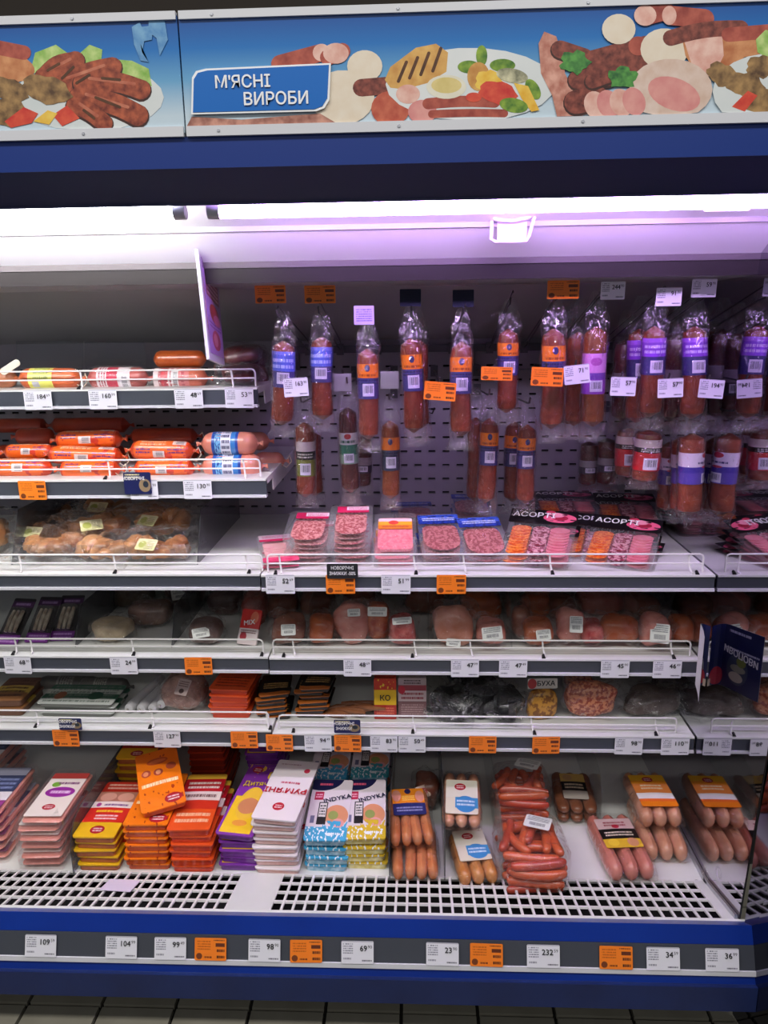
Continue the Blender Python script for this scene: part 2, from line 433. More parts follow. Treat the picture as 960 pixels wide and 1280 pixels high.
# little red and clear sticker by the violet tube
st = ob('warning_sticker', MB().slab(.075, .014, .001, .003).mesh('warning_sticker', printmat('sticker_print', [(0, (150, 136, 160))], [('box', .62, .1, .76, .9, (196, 40, 50)), ('box', .82, .1, .96, .9, (196, 40, 50)), ('txt', .05, .1, .55, .9, (70, 50, 80), 2)]), False),
        None, tuple(P(908, 264, 1.36)), (rad(90), 0, rad(0)))
tag(st, 'small red and grey sticker on the rail below the violet lamp', 'sticker')

# ------------------------------------------------------------------ bottom deck, grille, bumper
ZD = .19
wpart('bottom_deck', MB().box(((XL+XM)/2, 1.825, ZD-.006), (XM-XL, .65, .012)), WHITE, case, False)
wpart('sump', MB().box(((XL+XM)/2, 1.5, .10), (XM-XL, .42, .02)), DARK, case, False)  # black box standing in for the shade below the grille
ga, gb = (1.499, .19), (1.329, .237)       # grille runs from the deck up to the front lip
def gpt(x, t): return (x, ga[0]+(gb[0]-ga[0])*t, ga[1]+(gb[1]-ga[1])*t)
gang = math.atan2(gb[1]-ga[1], gb[0]-ga[0])
GR = Matrix.Rotation(-(math.pi-gang) if gang > 0 else 0, 3, 'X')
GR = Matrix.Rotation(-math.atan2(gb[1]-ga[1], ga[0]-gb[0]), 3, 'X')
glen = math.hypot(gb[0]-ga[0], gb[1]-ga[1])
def grille(xa, xb):
    r = root('air_grille', gpt((xa+xb)/2, .5))
    mb = MB(); n = int((xb-xa)/.0232); 
    for i in range(n+1):
        x = xa+(xb-xa)*i/n
        mb.box(gpt(x, .5), (.0052, glen, .004), 0, GR)
    for t in (.02, .26, .5, .74, .98):
        mb.box(gpt((xa+xb)/2, t), (xb-xa, .0058, .0046), 0, GR)
    wpart('grid_bars', mb, WIRE, r, False)
    return r
xw0, xw1 = PZ(292, 1120, .21).x, PZ(345, 1120, .21).x
xg1 = PZ(889, 1120, .21).x-.012
tag(grille(XL+.01, xw0), 'white air return grille in front of the orange and yellow packs', 'grille')
tag(grille(xw1, xg1), 'long white air return grille in front of the frankfurter packs', 'grille')
for xa, xb in ((xw0, xw1), (xg1, XM)):
    mb = MB().box(gpt((xa+xb)/2, .5), (xb-xa, glen, .005), 0, GR)
    wpart('blank_plate', mb, WHITE, case, False)
for x, y in ((133, 1092), (312, 1095), (872, 1103)):
    p = PZ(x, y, ZD+.001)
    wpart('round_vent_hole', MB().loft([(p.x, p.y, ZD-.001), (p.x, p.y, ZD+.0012)], [.0085, .0085], (1, 0, 0), (0, 1, 0), 12), BLACK, case, False)
p = PZ(144, 1119, .212); q = gpt(p.x, .45)
o = ob('blank_card', MB().slab(.07, .052, .0015, .002).mesh('blank_card', M('lavender_card', (226, 214, 236), .5), False), None, (q[0], q[1]-.026, q[2]+.002), (-math.atan2(gb[1]-ga[1], ga[0]-gb[0]), 0, rad(-4)))
o.location = (q[0], q[1]-.024, q[2]+.0115)
tag(o, 'blank lavender card lying on the grille under yellow packs', 'card')
yt = 1.335
prof('front_lip', [(1.331, .228), (1.331, .2405), (1.323, .2405), (1.323, .228)], WHITE)
prof('blue_front_top', [(1.326, .240), (1.290, pz(1148, 1.29)), (1.278, pz(1172, 1.278)), (1.30, pz(1172, 1.278)), (1.326, .2)], BLUE)
ra, rb = (1.277, pz(1173, 1.277)), (1.262, pz(1205, 1.262))
prof('lower_price_rail', [ra, rb, (rb[0]+.03, rb[1]), (ra[0]+.02, ra[1])], RAIL)
prof('white_trim_strip', [(1.260, pz(1205, 1.26)), (1.258, pz(1211, 1.258)), (1.28, pz(1211, 1.258)), (1.28, pz(1205, 1.26))], ALUW)
prof('blue_band', [(1.262, pz(1211, 1.262)), (1.256, pz(1222, 1.256)), (1.29, pz(1222, 1.256)), (1.29, pz(1211, 1.262))], BLUE)
zb0 = pz(1254, 1.25)
prof('bumper', [(1.254, pz(1222, 1.254)), (1.246, pz(1225, 1.246)), (1.246, zb0+.004), (1.252, zb0), (1.30, zb0), (1.30, pz(1222, 1.254))], NAVY)
prof('kick_plate', [(1.46, .001), (1.46, zb0), (1.48, zb0), (1.48, .001)], BLACK)
prof('base_pan', [(1.29, zb0), (1.29, .15), (1.34, .15), (1.34, zb0)], M('base_blue', (12, 30, 80), .5))
# mirror that closes the right end, with its metal foot channel and its splayed front wing
mp = [(2.15, .09), (1.335, .09), (1.331, .24), (1.297, .63), (1.275, 1.05), (1.262, 1.64), (1.47, 1.66), (2.15, 1.40)]
mr = struct(root('wall_right', (XM+.006, 1.75, 0)))
mb = MB(); n = len(mp)
for X in (XM, XM+.003):
    k = len(mb.v); mb.v += [(X, a, b) for a, b in mp]; mb.face(list(range(k, k+n)))
for i in range(n):
    a, b = mp[i], mp[(i+1) % n]; mb.quad((XM, *a), (XM+.003, *a), (XM+.003, *b), (XM, *b), 1)
wpart('mirror_pane', mb, [MIRROR, BLACK], mr, False)
mb = MB(); wx = XM+.0035
w0, w1 = (wx, 1.318), (wx+.028, 1.10)
mb.quad((w0[0], w0[1], .02), (w1[0], w1[1], .02), (w1[0], w1[1], 1.3), (w0[0], 1.285, 1.3)); 
mb.quad((w0[0]+.01, w0[1], .02), (w1[0]+.01, w1[1], .02), (w1[0]+.01, w1[1], 1.3), (w0[0]+.01, 1.285, 1.3))
wpart('splayed_wing_pane', mb, WINGM, mr, False)
mb = MB()
fe = [(1.331, .242), (1.297, .63), (1.275, 1.05), (1.266, 1.5)]
mb.tube([(XM+.002, a-.001, b) for a, b in fe], .0012, 5)
wpart('mirror_edge', mb, BLACK, mr)
mb = MB().box((XM-.004, 1.60, ZD+.006), (.006, .24, .014)); mb.box((XM-.004, 1.415, .219), (.006, .17, .012), 0, GR)
wpart('foot_channel', mb, ALU, case, False)

# ------------------------------------------------------------------ header signs
SY = 1.248
def sign_root(xa, xb, label):
    r = root('header_sign', ((xa+xb)/2, SY, zs0)); tag(r, label, 'sign')
    m = printmat_grad()
    mb = MB().box(((xa+xb)/2, SY+.004, (zs0+zs1)/2), (xb-xa, .006, zs1-zs0))
    mb.quad((xa, SY, zs0), (xb, SY, zs0), (xb, SY, zs1), (xa, SY, zs1))
    wpart('printed_panel', mb, m, r, False)
    zt = zs1; h0, h1 = .010, .009
    for nm, za, zb in (('bottom_frame', zs0-.006, zs0+.008), ('top_frame', zt-.006, zt+.005)):
        wpart(nm, MB().box(((xa+xb)/2, SY+.001, (za+zb)/2), (xb-xa-.002, .010, zb-za)), ALUW, r, False)
    sx = xa+.05
    while sx < xb:
        for z_ in (zs0+.001, zt-.001):
            wpart('screw', MB().loft([(sx, SY-.0035, z_), (sx, SY-.0055, z_)], [.0028, .002], (1, 0, 0), (0, 0, 1), 8), ALU, r)
        sx += .27
    return r
def printmat_grad():
    if 'sign_blue_print' in MATS: return MATS['sign_blue_print']
    m, nt, b = newmat('sign_blue_print'); uv = nt.nodes.new('ShaderNodeUVMap'); sp = nt.nodes.new('ShaderNodeSeparateXYZ')
    r = nt.nodes.new('ShaderNodeValToRGB'); nt.links.new(uv.outputs[0], sp.inputs[0]); nt.links.new(sp.outputs[1], r.inputs[0])
    e = r.color_ramp.elements; e[0].position = .15; e[0].color = lin((196, 214, 224)); e[1].position = 1; e[1].color = lin((10, 72, 150))
    q = e.new(.45); q.color = lin((104, 164, 204)); q = e.new(.72); q.color = lin((22, 112, 186))
    nt.links.new(r.outputs[0], b.inputs['Base Color']); b.inputs['Roughness'].default_value = .35
    MATS['sign_blue_print'] = m
    return m
xjs = P(226, 80, SY).x
sgl = sign_root(XL, xjs-.0012, 'blue header sign picturing grilled sausages on a plate')
sgr = sign_root(xjs+.0012, XM+.012, 'long blue header sign with lettering plaque and pictured deli meats')
LAY = [0]
def pic(parent, name, pts, mat):
    """flat printed shape on the sign plane"""
    LAY[0] += 1; y = SY-.0004-LAY[0]*.00002
    mb = MB(); q = [P(a, b, SY) for a, b in pts]; cx = sum(p.x for p in q)/len(q); cz = sum(p.z for p in q)/len(q)
    lim = parent['xlim']
    n = len(q)
    mb.v = [(min(max(p.x, lim[0]), lim[1]), y, min(max(p.z, zs0+.008), zs1-.006)) for p in q]
    mb.v.append((min(max(cx, lim[0]), lim[1]), y, min(max(cz, zs0+.009), zs1-.007)))
    for i in range(n): mb.face((i, (i+1) % n, n))
    return wpart(name, mb, mat, parent, False)
sgl['xlim'] = (XL+.002, xjs-.003); sgr['xlim'] = (xjs+.003, XM+.01)
def ell(cx, cy, rx, ry, rot=0, n=22, wob=0, seed=1):
    o = []
    for i in range(n):
        a = 2*math.pi*i/n; k = 1+wob*math.sin(a*5+seed)*.6+wob*math.sin(a*9+seed*2)*.4
        x, y = rx*k*math.cos(a), ry*k*math.sin(a); c, s = math.cos(rad(rot)), math.sin(rad(rot)); o.append((cx+x*c-y*s, cy+x*s+y*c))
    return o
def caps(x0, y0, x1, y1, w, bend=0):
    a = math.atan2(y1-y0, x1-x0); o = []; L = math.hypot(x1-x0, y1-y0); nx, ny = -math.sin(a), math.cos(a)
    for i in range(9): t = a+math.pi/2+math.pi*i/8; o.append((x0+w/2*math.cos(t), y0+w/2*math.sin(t)))
    for i in range(1, 6): t = i/6; k = bend*math.sin(math.pi*t); o.append((x0+(x1-x0)*t-nx*(w/2+k), y0+(y1-y0)*t-ny*(w/2+k)))
    for i in range(9): t = a-math.pi/2+math.pi*i/8; o.append((x1+w/2*math.cos(t), y1+w/2*math.sin(t)))
    for i in range(5, 0, -1): t = i/6; k = bend*math.sin(math.pi*t); o.append((x0+(x1-x0)*t+nx*(w/2-k), y0+(y1-y0)*t+ny*(w/2-k)))
    return o
pm = lambda n, a, b, s=60: M('print_'+n, a, .45, col2=b, scale=s, sharp=False)
shd = pm('shade_outline', (50, 22, 16), (70, 34, 24), 60); gsau = pm('grilled', (104, 34, 22), (190, 96, 62), 85); lett = pm('lettuce', (126, 176, 70), (200, 220, 140), 70)
plate = pm('plate', (226, 228, 226), (206, 214, 212), 10); mush = pm('mushroom', (84, 58, 34), (176, 138, 86), 80)
redp = pm('red_pepper', (196, 40, 36), (224, 90, 60), 60); yelp = pm('yellow_pepper', (226, 170, 40), (240, 206, 90), 60)
chick = pm('roast', (176, 100, 56), (214, 150, 100), 60); dsal = pm('dark_salami', (80, 26, 22), (156, 80, 64), 110)
pinkc = pm('pink_cut', (216, 156, 140), (236, 196, 180), 70); cream = pm('cream_cut', (226, 210, 186), (232, 220, 200), 60)
pars = pm('parsley', (30, 92, 40), (90, 160, 70), 120); tan = pm('toast', (190, 130, 60), (226, 180, 100), 50)
hamp = pm('ham', (206, 120, 120), (226, 160, 150), 40); rind = pm('rind', (226, 204, 190), (210, 180, 160), 60)
salr = pm('red_sausage', (140, 50, 40), (190, 96, 76), 60); char = pm('char', (70, 40, 18), (100, 60, 30), 60); grn = pm('green_veg', (60, 110, 30), (150, 180, 60), 80)
A = lambda n, pts, m: pic(sgl, n, pts, m)
A('printed_plate', ell(110, 122, 95, 42), plate)
for q in ([(38, 90), (44, 66), (70, 56), (84, 66), (96, 80), (70, 100)], [(96, 70), (112, 56), (128, 62), (126, 84), (108, 88)], [(140, 74), (165, 76), (186, 86), (190, 108), (160, 104), (144, 92)]): A('printed_lettuce', q, lett)
A('printed_roast', ell(10, 84, 34, 18, 10), chick); A('printed_sausage', caps(-10, 58, 30, 66, 18), salr)
for c_ in ((56, 96, 94, 76, 24, 5), (76, 108, 140, 84, 25, 4), (104, 104, 176, 112, 25, 6), (100, 122, 172, 144, 27, 5), (94, 132, 130, 154, 22, 3)): A('printed_outline', caps(c_[0], c_[1]+1.5, c_[2], c_[3]+1.5, c_[4]+3, c_[5]), shd); A('printed_sausage', caps(*c_), gsau)
for c_ in ((62, 88, 88, 74), (84, 98, 130, 82), (112, 98, 168, 105), (108, 118, 160, 134), (100, 130, 122, 145)): A('printed_highlight', caps(*c_, 4), pm('grill_shine', (206, 130, 100), (170, 80, 56), 60))
for c_ in ((78, 98, 92, 84), (96, 104, 112, 94), (128, 98, 150, 100), (120, 122, 150, 134), (105, 138, 118, 148), (60, 88, 74, 80)): A('printed_char_mark', caps(*c_, 3.5), char)
for c_ in ((10, 112, 26, 14, 20), (58, 112, 32, 17, 15), (10, 140, 24, 18, 0), (70, 118, 14, 10, 0)): A('printed_mushroom', ell(*c_, wob=.12), mush)
for q in ([(6, 152), (30, 134), (48, 142), (40, 154), (14, 160)], [(66, 144), (84, 132), (100, 148), (78, 158)]): A('printed_pepper', q, redp)
A('printed_pepper', [(42, 152), (60, 138), (72, 142), (62, 156)], yelp)
for q in ([(165, 34), (175, 28), (182, 44), (178, 66), (186, 78), (176, 76), (168, 56)], [(186, 26), (206, 24), (210, 50), (200, 70), (196, 48), (186, 40)], [(176, 34), (192, 32), (190, 50), (180, 52)]): A('scuff_mark', q, pm('scuff', (120, 170, 206), (70, 130, 186), 70))
A = lambda n, pts, m: pic(sgr, n, pts, m)
A('printed_sausage', caps(350, 80, 402, 66, 22), salr); A('printed_sausage_end', ell(402, 66, 11, 11), pinkc)
A('printed_sausage', caps(410, 72, 428, 64, 20), salr); A('printed_sausage_end', ell(420, 67, 16, 13), pinkc)
A('printed_cheese_slice', ell(456, 83, 22, 20), cream); A('printed_cheese_slice', ell(428, 122, 40, 34), cream)
A('printed_meat_row', [(228, 158), (240, 146), (300, 150), (400, 142), (420, 158)], pm('meat_row', (120, 60, 50), (206, 150, 130), 60))
A('printed_sausage', caps(452, 110, 500, 106, 22), dsal); A('printed_netted_ham', ell(488, 136, 24, 22), pm('netted', (176, 70, 50), (206, 110, 80), 70))
A('printed_plate', ell(588, 106, 106, 46), plate)
A('printed_toast', [(481, 100), (488, 84), (520, 60), (545, 55), (560, 66), (558, 90), (535, 104), (505, 112), (488, 110)], tan)
for x in (498, 512, 526, 541): A('printed_char_mark', caps(x, 102-(x-498)*.3, x+10, 78-(x-498)*.4, 4), char)
A('printed_sausage_end', ell(510, 118, 15, 12), pinkc); A('printed_ham_slice', ell(528, 140, 18, 15), hamp)
A('printed_sausage', caps(535, 130, 618, 128, 14, 2), salr); A('printed_sausage', caps(540, 143, 630, 142, 10, 1), salr)
A('printed_sauce_bowl', ell(558, 109, 25, 15), pm('bowl', (220, 214, 190), (236, 232, 214), 30)); A('printed_sauce', ell(558, 107, 19, 10), pm('sauce', (206, 186, 110), (226, 206, 140), 40))
for q, m in ((ell(602, 70, 7, 13), grn), (ell(586, 84, 14, 8), grn), (ell(628, 82, 16, 8), grn), (ell(598, 96, 14, 18), tan), (ell(610, 102, 16, 14, wob=.15), yelp), (ell(622, 116, 24, 14, 10, wob=.1), redp), (ell(640, 95, 20, 9, 10), pm('zucchini', (50, 60, 40), (226, 220, 180), 60)),
             (ell(666, 112, 14, 8, 60), grn), ([(642, 104), (660, 108), (674, 138), (664, 140), (652, 124)], yelp), (ell(642, 132, 18, 9, 10), grn), (ell(592, 122, 10, 6), redp)): A('printed_vegetable', q, m)
A('printed_bacon_leg', [(673, 55), (680, 40), (695, 46), (702, 66), (706, 92), (724, 128), (728, 145), (696, 146), (690, 120), (676, 92)], pm('bacon', (160, 80, 60), (226, 170, 150), 60))
for c_ in ((700, 62, 730, 72, 22), (735, 78, 808, 58, 26), (722, 100, 760, 96, 24), (720, 128, 745, 122, 30), (740, 102, 820, 74, 18)): A('printed_outline', caps(c_[0], c_[1]+1.5, c_[2], c_[3]+1.5, c_[4]+3), shd); A('printed_salami', caps(*c_), dsal)
A('printed_salami_end', ell(797, 58, 12, 12), salr)
A('printed_cheese_slice', ell(830, 62, 30, 26), cream); A('printed_cheese_slice', ell(773, 37, 21, 19), cream)
A('printed_sausage', caps(808, 20, 830, 14, 24), salr); A('printed_sausage_end', ell(806, 20, 14, 13), pinkc)
A('printed_sausage', caps(838, 20, 880, 24, 24), salr); A('printed_sausage_end', ell(836, 20, 9, 12), pinkc)
A('printed_meat_loaf', [(852, 48), (900, 42), (950, 48), (960, 66), (930, 72), (896, 98), (868, 90), (856, 70)], chick); A('printed_loaf_cut', [(854, 50), (902, 44), (904, 70), (890, 98), (866, 88)], pinkc)
A('printed_sausage', caps(838, 48, 925, 36, 20, 4), dsal); A('printed_sausage', caps(910, 44, 960, 40, 18), salr)
A('printed_ham_rind', ell(838, 112, 52, 38), rind); A('printed_ham', ell(842, 118, 34, 20, 20), hamp)
for k in range(4): A('printed_ham_slice', ell(744+k*16, 132-k*1.5, 14, 18, -20), hamp if k % 2 else pinkc)
A('printed_parsley', ell(718, 78, 18, 14, wob=.25), pars); A('printed_parsley', ell(778, 97, 18, 13, wob=.25, seed=3), pars)
A('printed_plate', ell(965, 115, 75, 48), plate); A('printed_lettuce', [(944, 50), (956, 38), (966, 40), (966, 78), (946, 66)], lett)
for c_ in ((902, 94, 20, 14, 30), (930, 106, 24, 15, 10), (950, 84, 18, 14, 0), (952, 128, 22, 16, 0)): A('printed_mushroom', ell(*c_, wob=.15), mush)
A('printed_pepper', [(914, 134), (934, 114), (946, 120), (930, 140)], redp)
# plaque with lettering
pl = root('lettering_plaque', tuple(P(326, 114, SY-.004))); tag(pl, 'blue plaque with white Ukrainian lettering on the header sign', 'plaque')
def plaque(inset, y):
    a = [(240, 144), (241, 98), (246, 90), (258, 87), (414, 80), (412, 126), (406, 136), (396, 140)]
    cx, cy = 326, 112; o = []
    for x, yv in a:
        dx, dy = cx-x, cy-yv; o.append(P(x+inset*math.copysign(1, dx), yv+inset*math.copysign(1, dy), SY))
    mb = MB(); n = len(o); mb.v = [(p.x, y, p.z) for p in o]+[(p.x, y+.002, p.z) for p in o]
    mb.face(list(range(n))); mb.face(list(range(n, 2*n))[::-1])
    for i in range(n): mb.face((i, (i+1) % n, n+(i+1) % n, n+i))
    return mb
wpart('border', plaque(0, SY-.0045), WINK, pl, False); wpart('face', plaque(2.4, SY-.0052), M('plaque_blue', (2, 104, 190), .35), pl, False)
for s, x, y, w in (("М'ЯСНІ", 303, 103, 70), ("ВИРОБИ", 345, 124, 82)):
    c = P(x, y, SY-.0056); me = text(s, .026, WINK, .022); k = (w/856*1.0)/max(1e-6, max(v.co.x for v in me.vertices)-min(v.co.x for v in me.vertices))
    o = ob('lettering', me, pl, (c.x-pl.location.x, c.y-pl.location.y-.0005, c.z-pl.location.z), (rad(90), rad(0), 0), (k, k, 1)); o['label'] = 'white lettering reading '+s.replace('’', "'")

# ------------------------------------------------------------------ shelves, wire guards
CLIP = M('clip_black', (20, 20, 22), .4)
SH = {}
def shelf(key, xa, xb, Yf, zb, h, label, posts=()):
    z = zb+h                                     # top of the price rail = deck level
    r = root('shelf', ((xa+xb)/2, Yf, z)); tag(r, label, 'shelf', 'shelves of the display case')
    wpart('deck', MB().box(((xa+xb)/2, (Yf+.016+YB-.006)/2, z-.007), (xb-xa, YB-.006-Yf-.016, .014)), WHITE, r, False)
    ral = wpart('price_rail', MB().box(((xa+xb)/2, Yf+.006, zb+h/2+.001), (xb-xa, .010, h-.008)), RAIL, r, False)
    mb = MB().box(((xa+xb)/2, Yf+.008, z-.002), (xb-xa, .018, .004))
    o = wpart('top_trim', mb, WHITE, r, False)
    o = wpart('bottom_trim', MB().box(((xa+xb)/2, Yf+.004, zb+.003), (xb-xa, .016, .006)), ALUW, r, False)
    for x in posts:
        X = P(x, 700, Yf+.02).x if abs(x) > 3 else x
        wpart('clip', MB().loft([(X, Yf+.003, z), (X, Yf+.012, z+.0045)], [.0045, .0035], (1, 0, 0), (0, 0, 1), 8), CLIP, r)
    for e in (xa+.004, xb-.004):
        wpart('bracket', MB().box((e, (Yf+.1+YB)/2, z-.03), (.003, YB-Yf-.1, .032)), WHITE, r, False)
    SH[key] = (Yf, z, zb, h)
    return r
S1 = shelf('1', XL, P(322, 500, 1.72).x, 1.72, 1.235, .043, 'uppermost shelf on the left holding loaf sausages', (125,))
S2 = shelf('2', XL, P(333, 612, 1.68).x, 1.68, 1.036, .042, 'left shelf stacked with orange and pink sausage rolls', (145,))
S3 = shelf('3l', XL, XJ-.0015, 1.60, .844, .036, 'left shelf with bagged smoked meat in a clear tray', (145, 312))
S3r = shelf('3r', XJ+.0015, XM-.003, 1.60, .842, .036, 'wide white shelf carrying sliced meat packs under hanging sausages', (345, 520, 690, 870))
S4 = shelf('4l', XL, XJ-.0015, 1.64, .625, .039, 'left shelf with sparse packs and purple boxes', (4, 158, 322))
S4r = shelf('4r', XJ+.0015, XM-.003, 1.64, .623, .039, 'right shelf with a row of film-wrapped meat cuts', (350, 515, 683, 850))
S5 = shelf('5l', XL, XJ-.0015, 1.63, .440, .040, 'lowest left shelf with grey tubes and orange packs', (20, 170, 328))
S5r = shelf('5r', XJ+.0015, XM-.003, 1.63, .433, .040, 'lowest right shelf with snack bags and small boxes', (358, 515, 675, 835))
def guard(key, xa, xb, h, label, posts, y0=.012):
    Yf, z = SH[key][:2]; Y = Yf+y0+.006
    r = root('wire_guard', ((xa+xb)/2, Y, z)); tag(r, label, 'guard rail', 'white wire guards along the shelf edges')
    R_ = .0021; rr = .008
    top = []
    if xa > XL+.05: top += [(xa, Y, z+.002), (xa, Y, z+h-rr), (xa+rr*.3, Y, z+h-rr*.3), (xa+rr, Y, z+h)]
    else: top += [(xa, Y, z+h)]
    top += [(xb-rr, Y, z+h), (xb-rr*.3, Y, z+h-rr*.3), (xb, Y, z+h-rr), (xb, Y, z+.002)]
    wpart('top_wire', MB().tube(top, R_), WIRE, r)
    wpart('middle_wire', MB().tube([(xa, Y+.001, z+h*.5), (xb, Y+.001, z+h*.5)], R_*.9), WIRE, r)
    for x in posts:
        X = P(x, 700, Yf+.02).x
        wpart('post', MB().tube([(X-.002, Y+.003, z+h), (X, Y+.003, z+h*.5), (X+.003, Y-.004, z+.004), (X+.004, Y-.012, z+.002)], R_), WIRE, r)
    return r
gx = lambda x, y, Y: P(x, y, Y).x
guard('1', XL, gx(319, 475, 1.735), .040, 'white wire guard on the uppermost left shelf', (126, 304))
guard('2', XL, gx(325, 590, 1.695), .042, 'white wire guard in front of orange sausage rolls', (148, 312))
guard('3l', XL, gx(327, 700, 1.615), .040, 'white wire guard in front of bagged smoked meat', (25, 143, 308))
guard('3r', gx(334, 700, 1.615), gx(880, 700, 1.615), .042, 'long white wire guard in front of sliced meat packs', (350, 518, 580, 688, 862))
guard('4l', XL, gx(328, 800, 1.655), .036, 'white wire guard in front of sparse purple boxes', (5, 25, 155))
guard('4r', gx(341, 805, 1.655), gx(864, 805, 1.655), .038, 'white wire guard in front of film-wrapped meat cuts', (362, 518, 590, 683, 848))
guard('5l', XL, gx(335, 895, 1.645), .038, 'white wire guard in front of grey tubes', (20, 172, 323))
guard('5r', gx(348, 895, 1.645), gx(847, 895, 1.645), .038, 'white wire guard in front of black snack bags', (516, 672, 836))

# ------------------------------------------------------------------ price tags
TW, TH = .064, .0435
white_card = printmat('white_tag_print', [(0, (232, 232, 238))], [('txt', .05, .42, .36, .92, (130, 130, 142), 5), ('txt', .62, .08, .95, .2, (110, 110, 120), 1), ('box', 0, .955, 1, 1, (190, 190, 198)), ('txt', .06, .15, .3, .3, (150, 150, 160), 1)], coat=.15)
orange_card = printmat('orange_tag_print', [(0, (248, 132, 36))], [('ell', .05, .05, .24, .33, (120, 60, 30)), ('txt', .08, .45, .5, .9, (196, 96, 24), 4), ('box', .66, .62, .95, .78, (104, 50, 30)), ('txt', .7, .34, .95, .56, (90, 40, 24), 1), ('txt', .7, .06, .95, .28, (80, 36, 20), 1), ('txt', .3, .08, .55, .22, (110, 50, 20), 1), ('txt', .6, .86, .95, .95, (120, 60, 30), 1)], coat=.15)
cardm = lambda mt: MB().slab(TW, TH, .0008, .0015, seg=1, y0=-TH/2).mesh('card', mt, False)
CW, CO = cardm(white_card), cardm(orange_card)
CN = cardm(M('navy_card', (14, 18, 54), .6)); CB = cardm(printmat('violet_tag', [(0, (196, 178, 232))], [('txt', .1, .15, .9, .85, (120, 100, 170), 6)])); CG = cardm(film('grey_ticket_pocket', haze=.45, bump=0, base=.05, rough=.15))
def ptag(loc, price, kind, label, rot=(rad(90), 0, 0), scale=1.0, sup='99', group='price tags'):
    r = root('price_tag', loc, rot, scale); tag(r, label, 'price tag', group)
    ob('card', {'w': CW, 'o': CO, 'n': CN, 'v': CB, 'g': CG}[kind], r)
    if kind == 'w' and price:
        ob('price', text(price, .0150, INK, .012, 'RIGHT'), r, (.0195, .0075, .0011)); ob('small_price', text(sup, .0085, INK, .0, 'LEFT'), r, (.0205, .0105, .0011))
    return r
rows = {'1': ('uppermost left shelf', [(49, '184'), (130, '160'), (237, '48'), (300, '53')]),
        '2': ('orange sausage roll shelf', [(42, 'o'), (181, '122'), (248, '130')]),
        '3r': ('sliced meat shelf', [(351, '52'), (426, 'o'), (495, '51'), (564, 'o')]),
        '4l': ('purple box shelf', [(24, '68'), (156, '24'), (249, 'o')]),
        '4r': ('wrapped meat shelf', [(447, '48'), (581, '47'), (641, '47'), (768, '45'), (833, '46')]),
        '5l': ('grey tube shelf', [(84, 'o'), (210, '127'), (306, 'o')]),
        '5r': ('snack bag shelf', [(350, 'o'), (398, '94'), (435, 'o'), (480, '83'), (515, '50'), (603, 'o'), (682, 'o'), (785, '98'), (843, '110')])}
midy = {'1': 498, '2': 610, '3r': 729, '4l': 830, '4r': 833, '5l': 922, '5r': 928}
extra = {('5r', 350): 'leftmost', ('5r', 435): 'between 94 and 83', ('5r', 603): 'right of 50', ('5r', 682): 'left of 98', ('5l', 84): 'left of 127', ('5l', 306): 'right of 127', ('3r', 426): 'between 52 and 51', ('3r', 564): 'right of 51'}
WHT = {('1', 49): 'under the lime label', ('1', 130): 'under the crimson label', ('1', 237): 'under the pink banded label', ('1', 300): 'at its right end', ('2', 181): 'over a navy card', ('2', 248): 'under the pink rolls', ('3r', 351): 'at its left end', ('3r', 495): 'between orange tags',
       ('4l', 24): 'under the blister packs', ('4l', 156): 'under the beige pack', ('4r', 447): 'leftmost there', ('4r', 581): 'left one of two', ('4r', 641): 'right one of two', ('4r', 768): 'under the broad orange cut', ('4r', 833): 'beside the leaflet', ('5l', 210): 'under the white tubes',
       ('5r', 398): 'between two orange tags', ('5r', 480): 'under the yellow box', ('5r', 515): 'under the dusky pink box', ('5r', 785): 'under the greyish bag', ('5r', 843): 'touching the mirror'}
for k, (where, lst) in rows.items():
    Yf, z, zb, h = SH[k]
    for x, pr in lst:
        X = P(x, midy[k], Yf).x; zc = zb+h/2-.001
        if pr == 'o':
            e = extra.get((k, x), '')
            ptag((X, Yf-.006, zc), '', 'o', 'orange price tag %s on the %s rail' % (e, where) if e else 'orange price tag on the %s rail' % where, (rad(90), 0, rad(rnd.uniform(-2, 2))))
        else:
            e = ', '+WHT[k, x]
            ptag((X, Yf-.006, zc), pr, 'w', 'white price tag reading %s on the %s rail%s' % (pr, where, e), (rad(90), rad(rnd.uniform(-1, 1)), 0), 1.0, rnd.choice(('90', '99', '49', '69')))
ABOVE = {'109': 'under the pink sausage stack', '104': 'under the yellow packs', '99': 'under the orange packs', '98': 'under the white packs', '69': 'under the gold foil packs', '23': 'under the white and blue labelled packs', '232': 'under the frankfurter bag', '34': 'under the black-labelled pink pack', '36': 'at the mirror end'}
NEXT = {'99': 'under the red packs', '98': 'under the white packs', '23': 'left of the frankfurter bag', '232': 'left of the tag reading 34'}
low = [(53, '109'), (153, '104'), (214, '99'), (264, 'o'), (331, '98'), (383, 'o'), (447, '69'), (553, '23'), (608, 'o'), (679, '232'), (770, 'o'), (829, '34'), (903, '36')]
tl = math.atan2(ra[0]-rb[0], ra[1]-rb[1])
for i, (x, pr) in enumerate(low):
    X = P(x, 1190, 1.268).x; loc = (X, 1.2655, (ra[1]+rb[1])/2)
    if pr == 'o':
        ptag(loc, '', 'o', 'orange bottom rail price tag %s' % ('under the blue foil packs' if x == 383 else NEXT[low[i-1][1]]), (rad(90)-tl, 0, rad(rnd.uniform(-1, 1))))
    else: ptag(loc, pr, 'w', 'white bottom rail price tag reading %s, %s' % (pr, ABOVE[pr]), (rad(90)-tl, 0, rad(rnd.uniform(-1, 1))), 1.0, rnd.choice(('90', '99', '49', '59')))
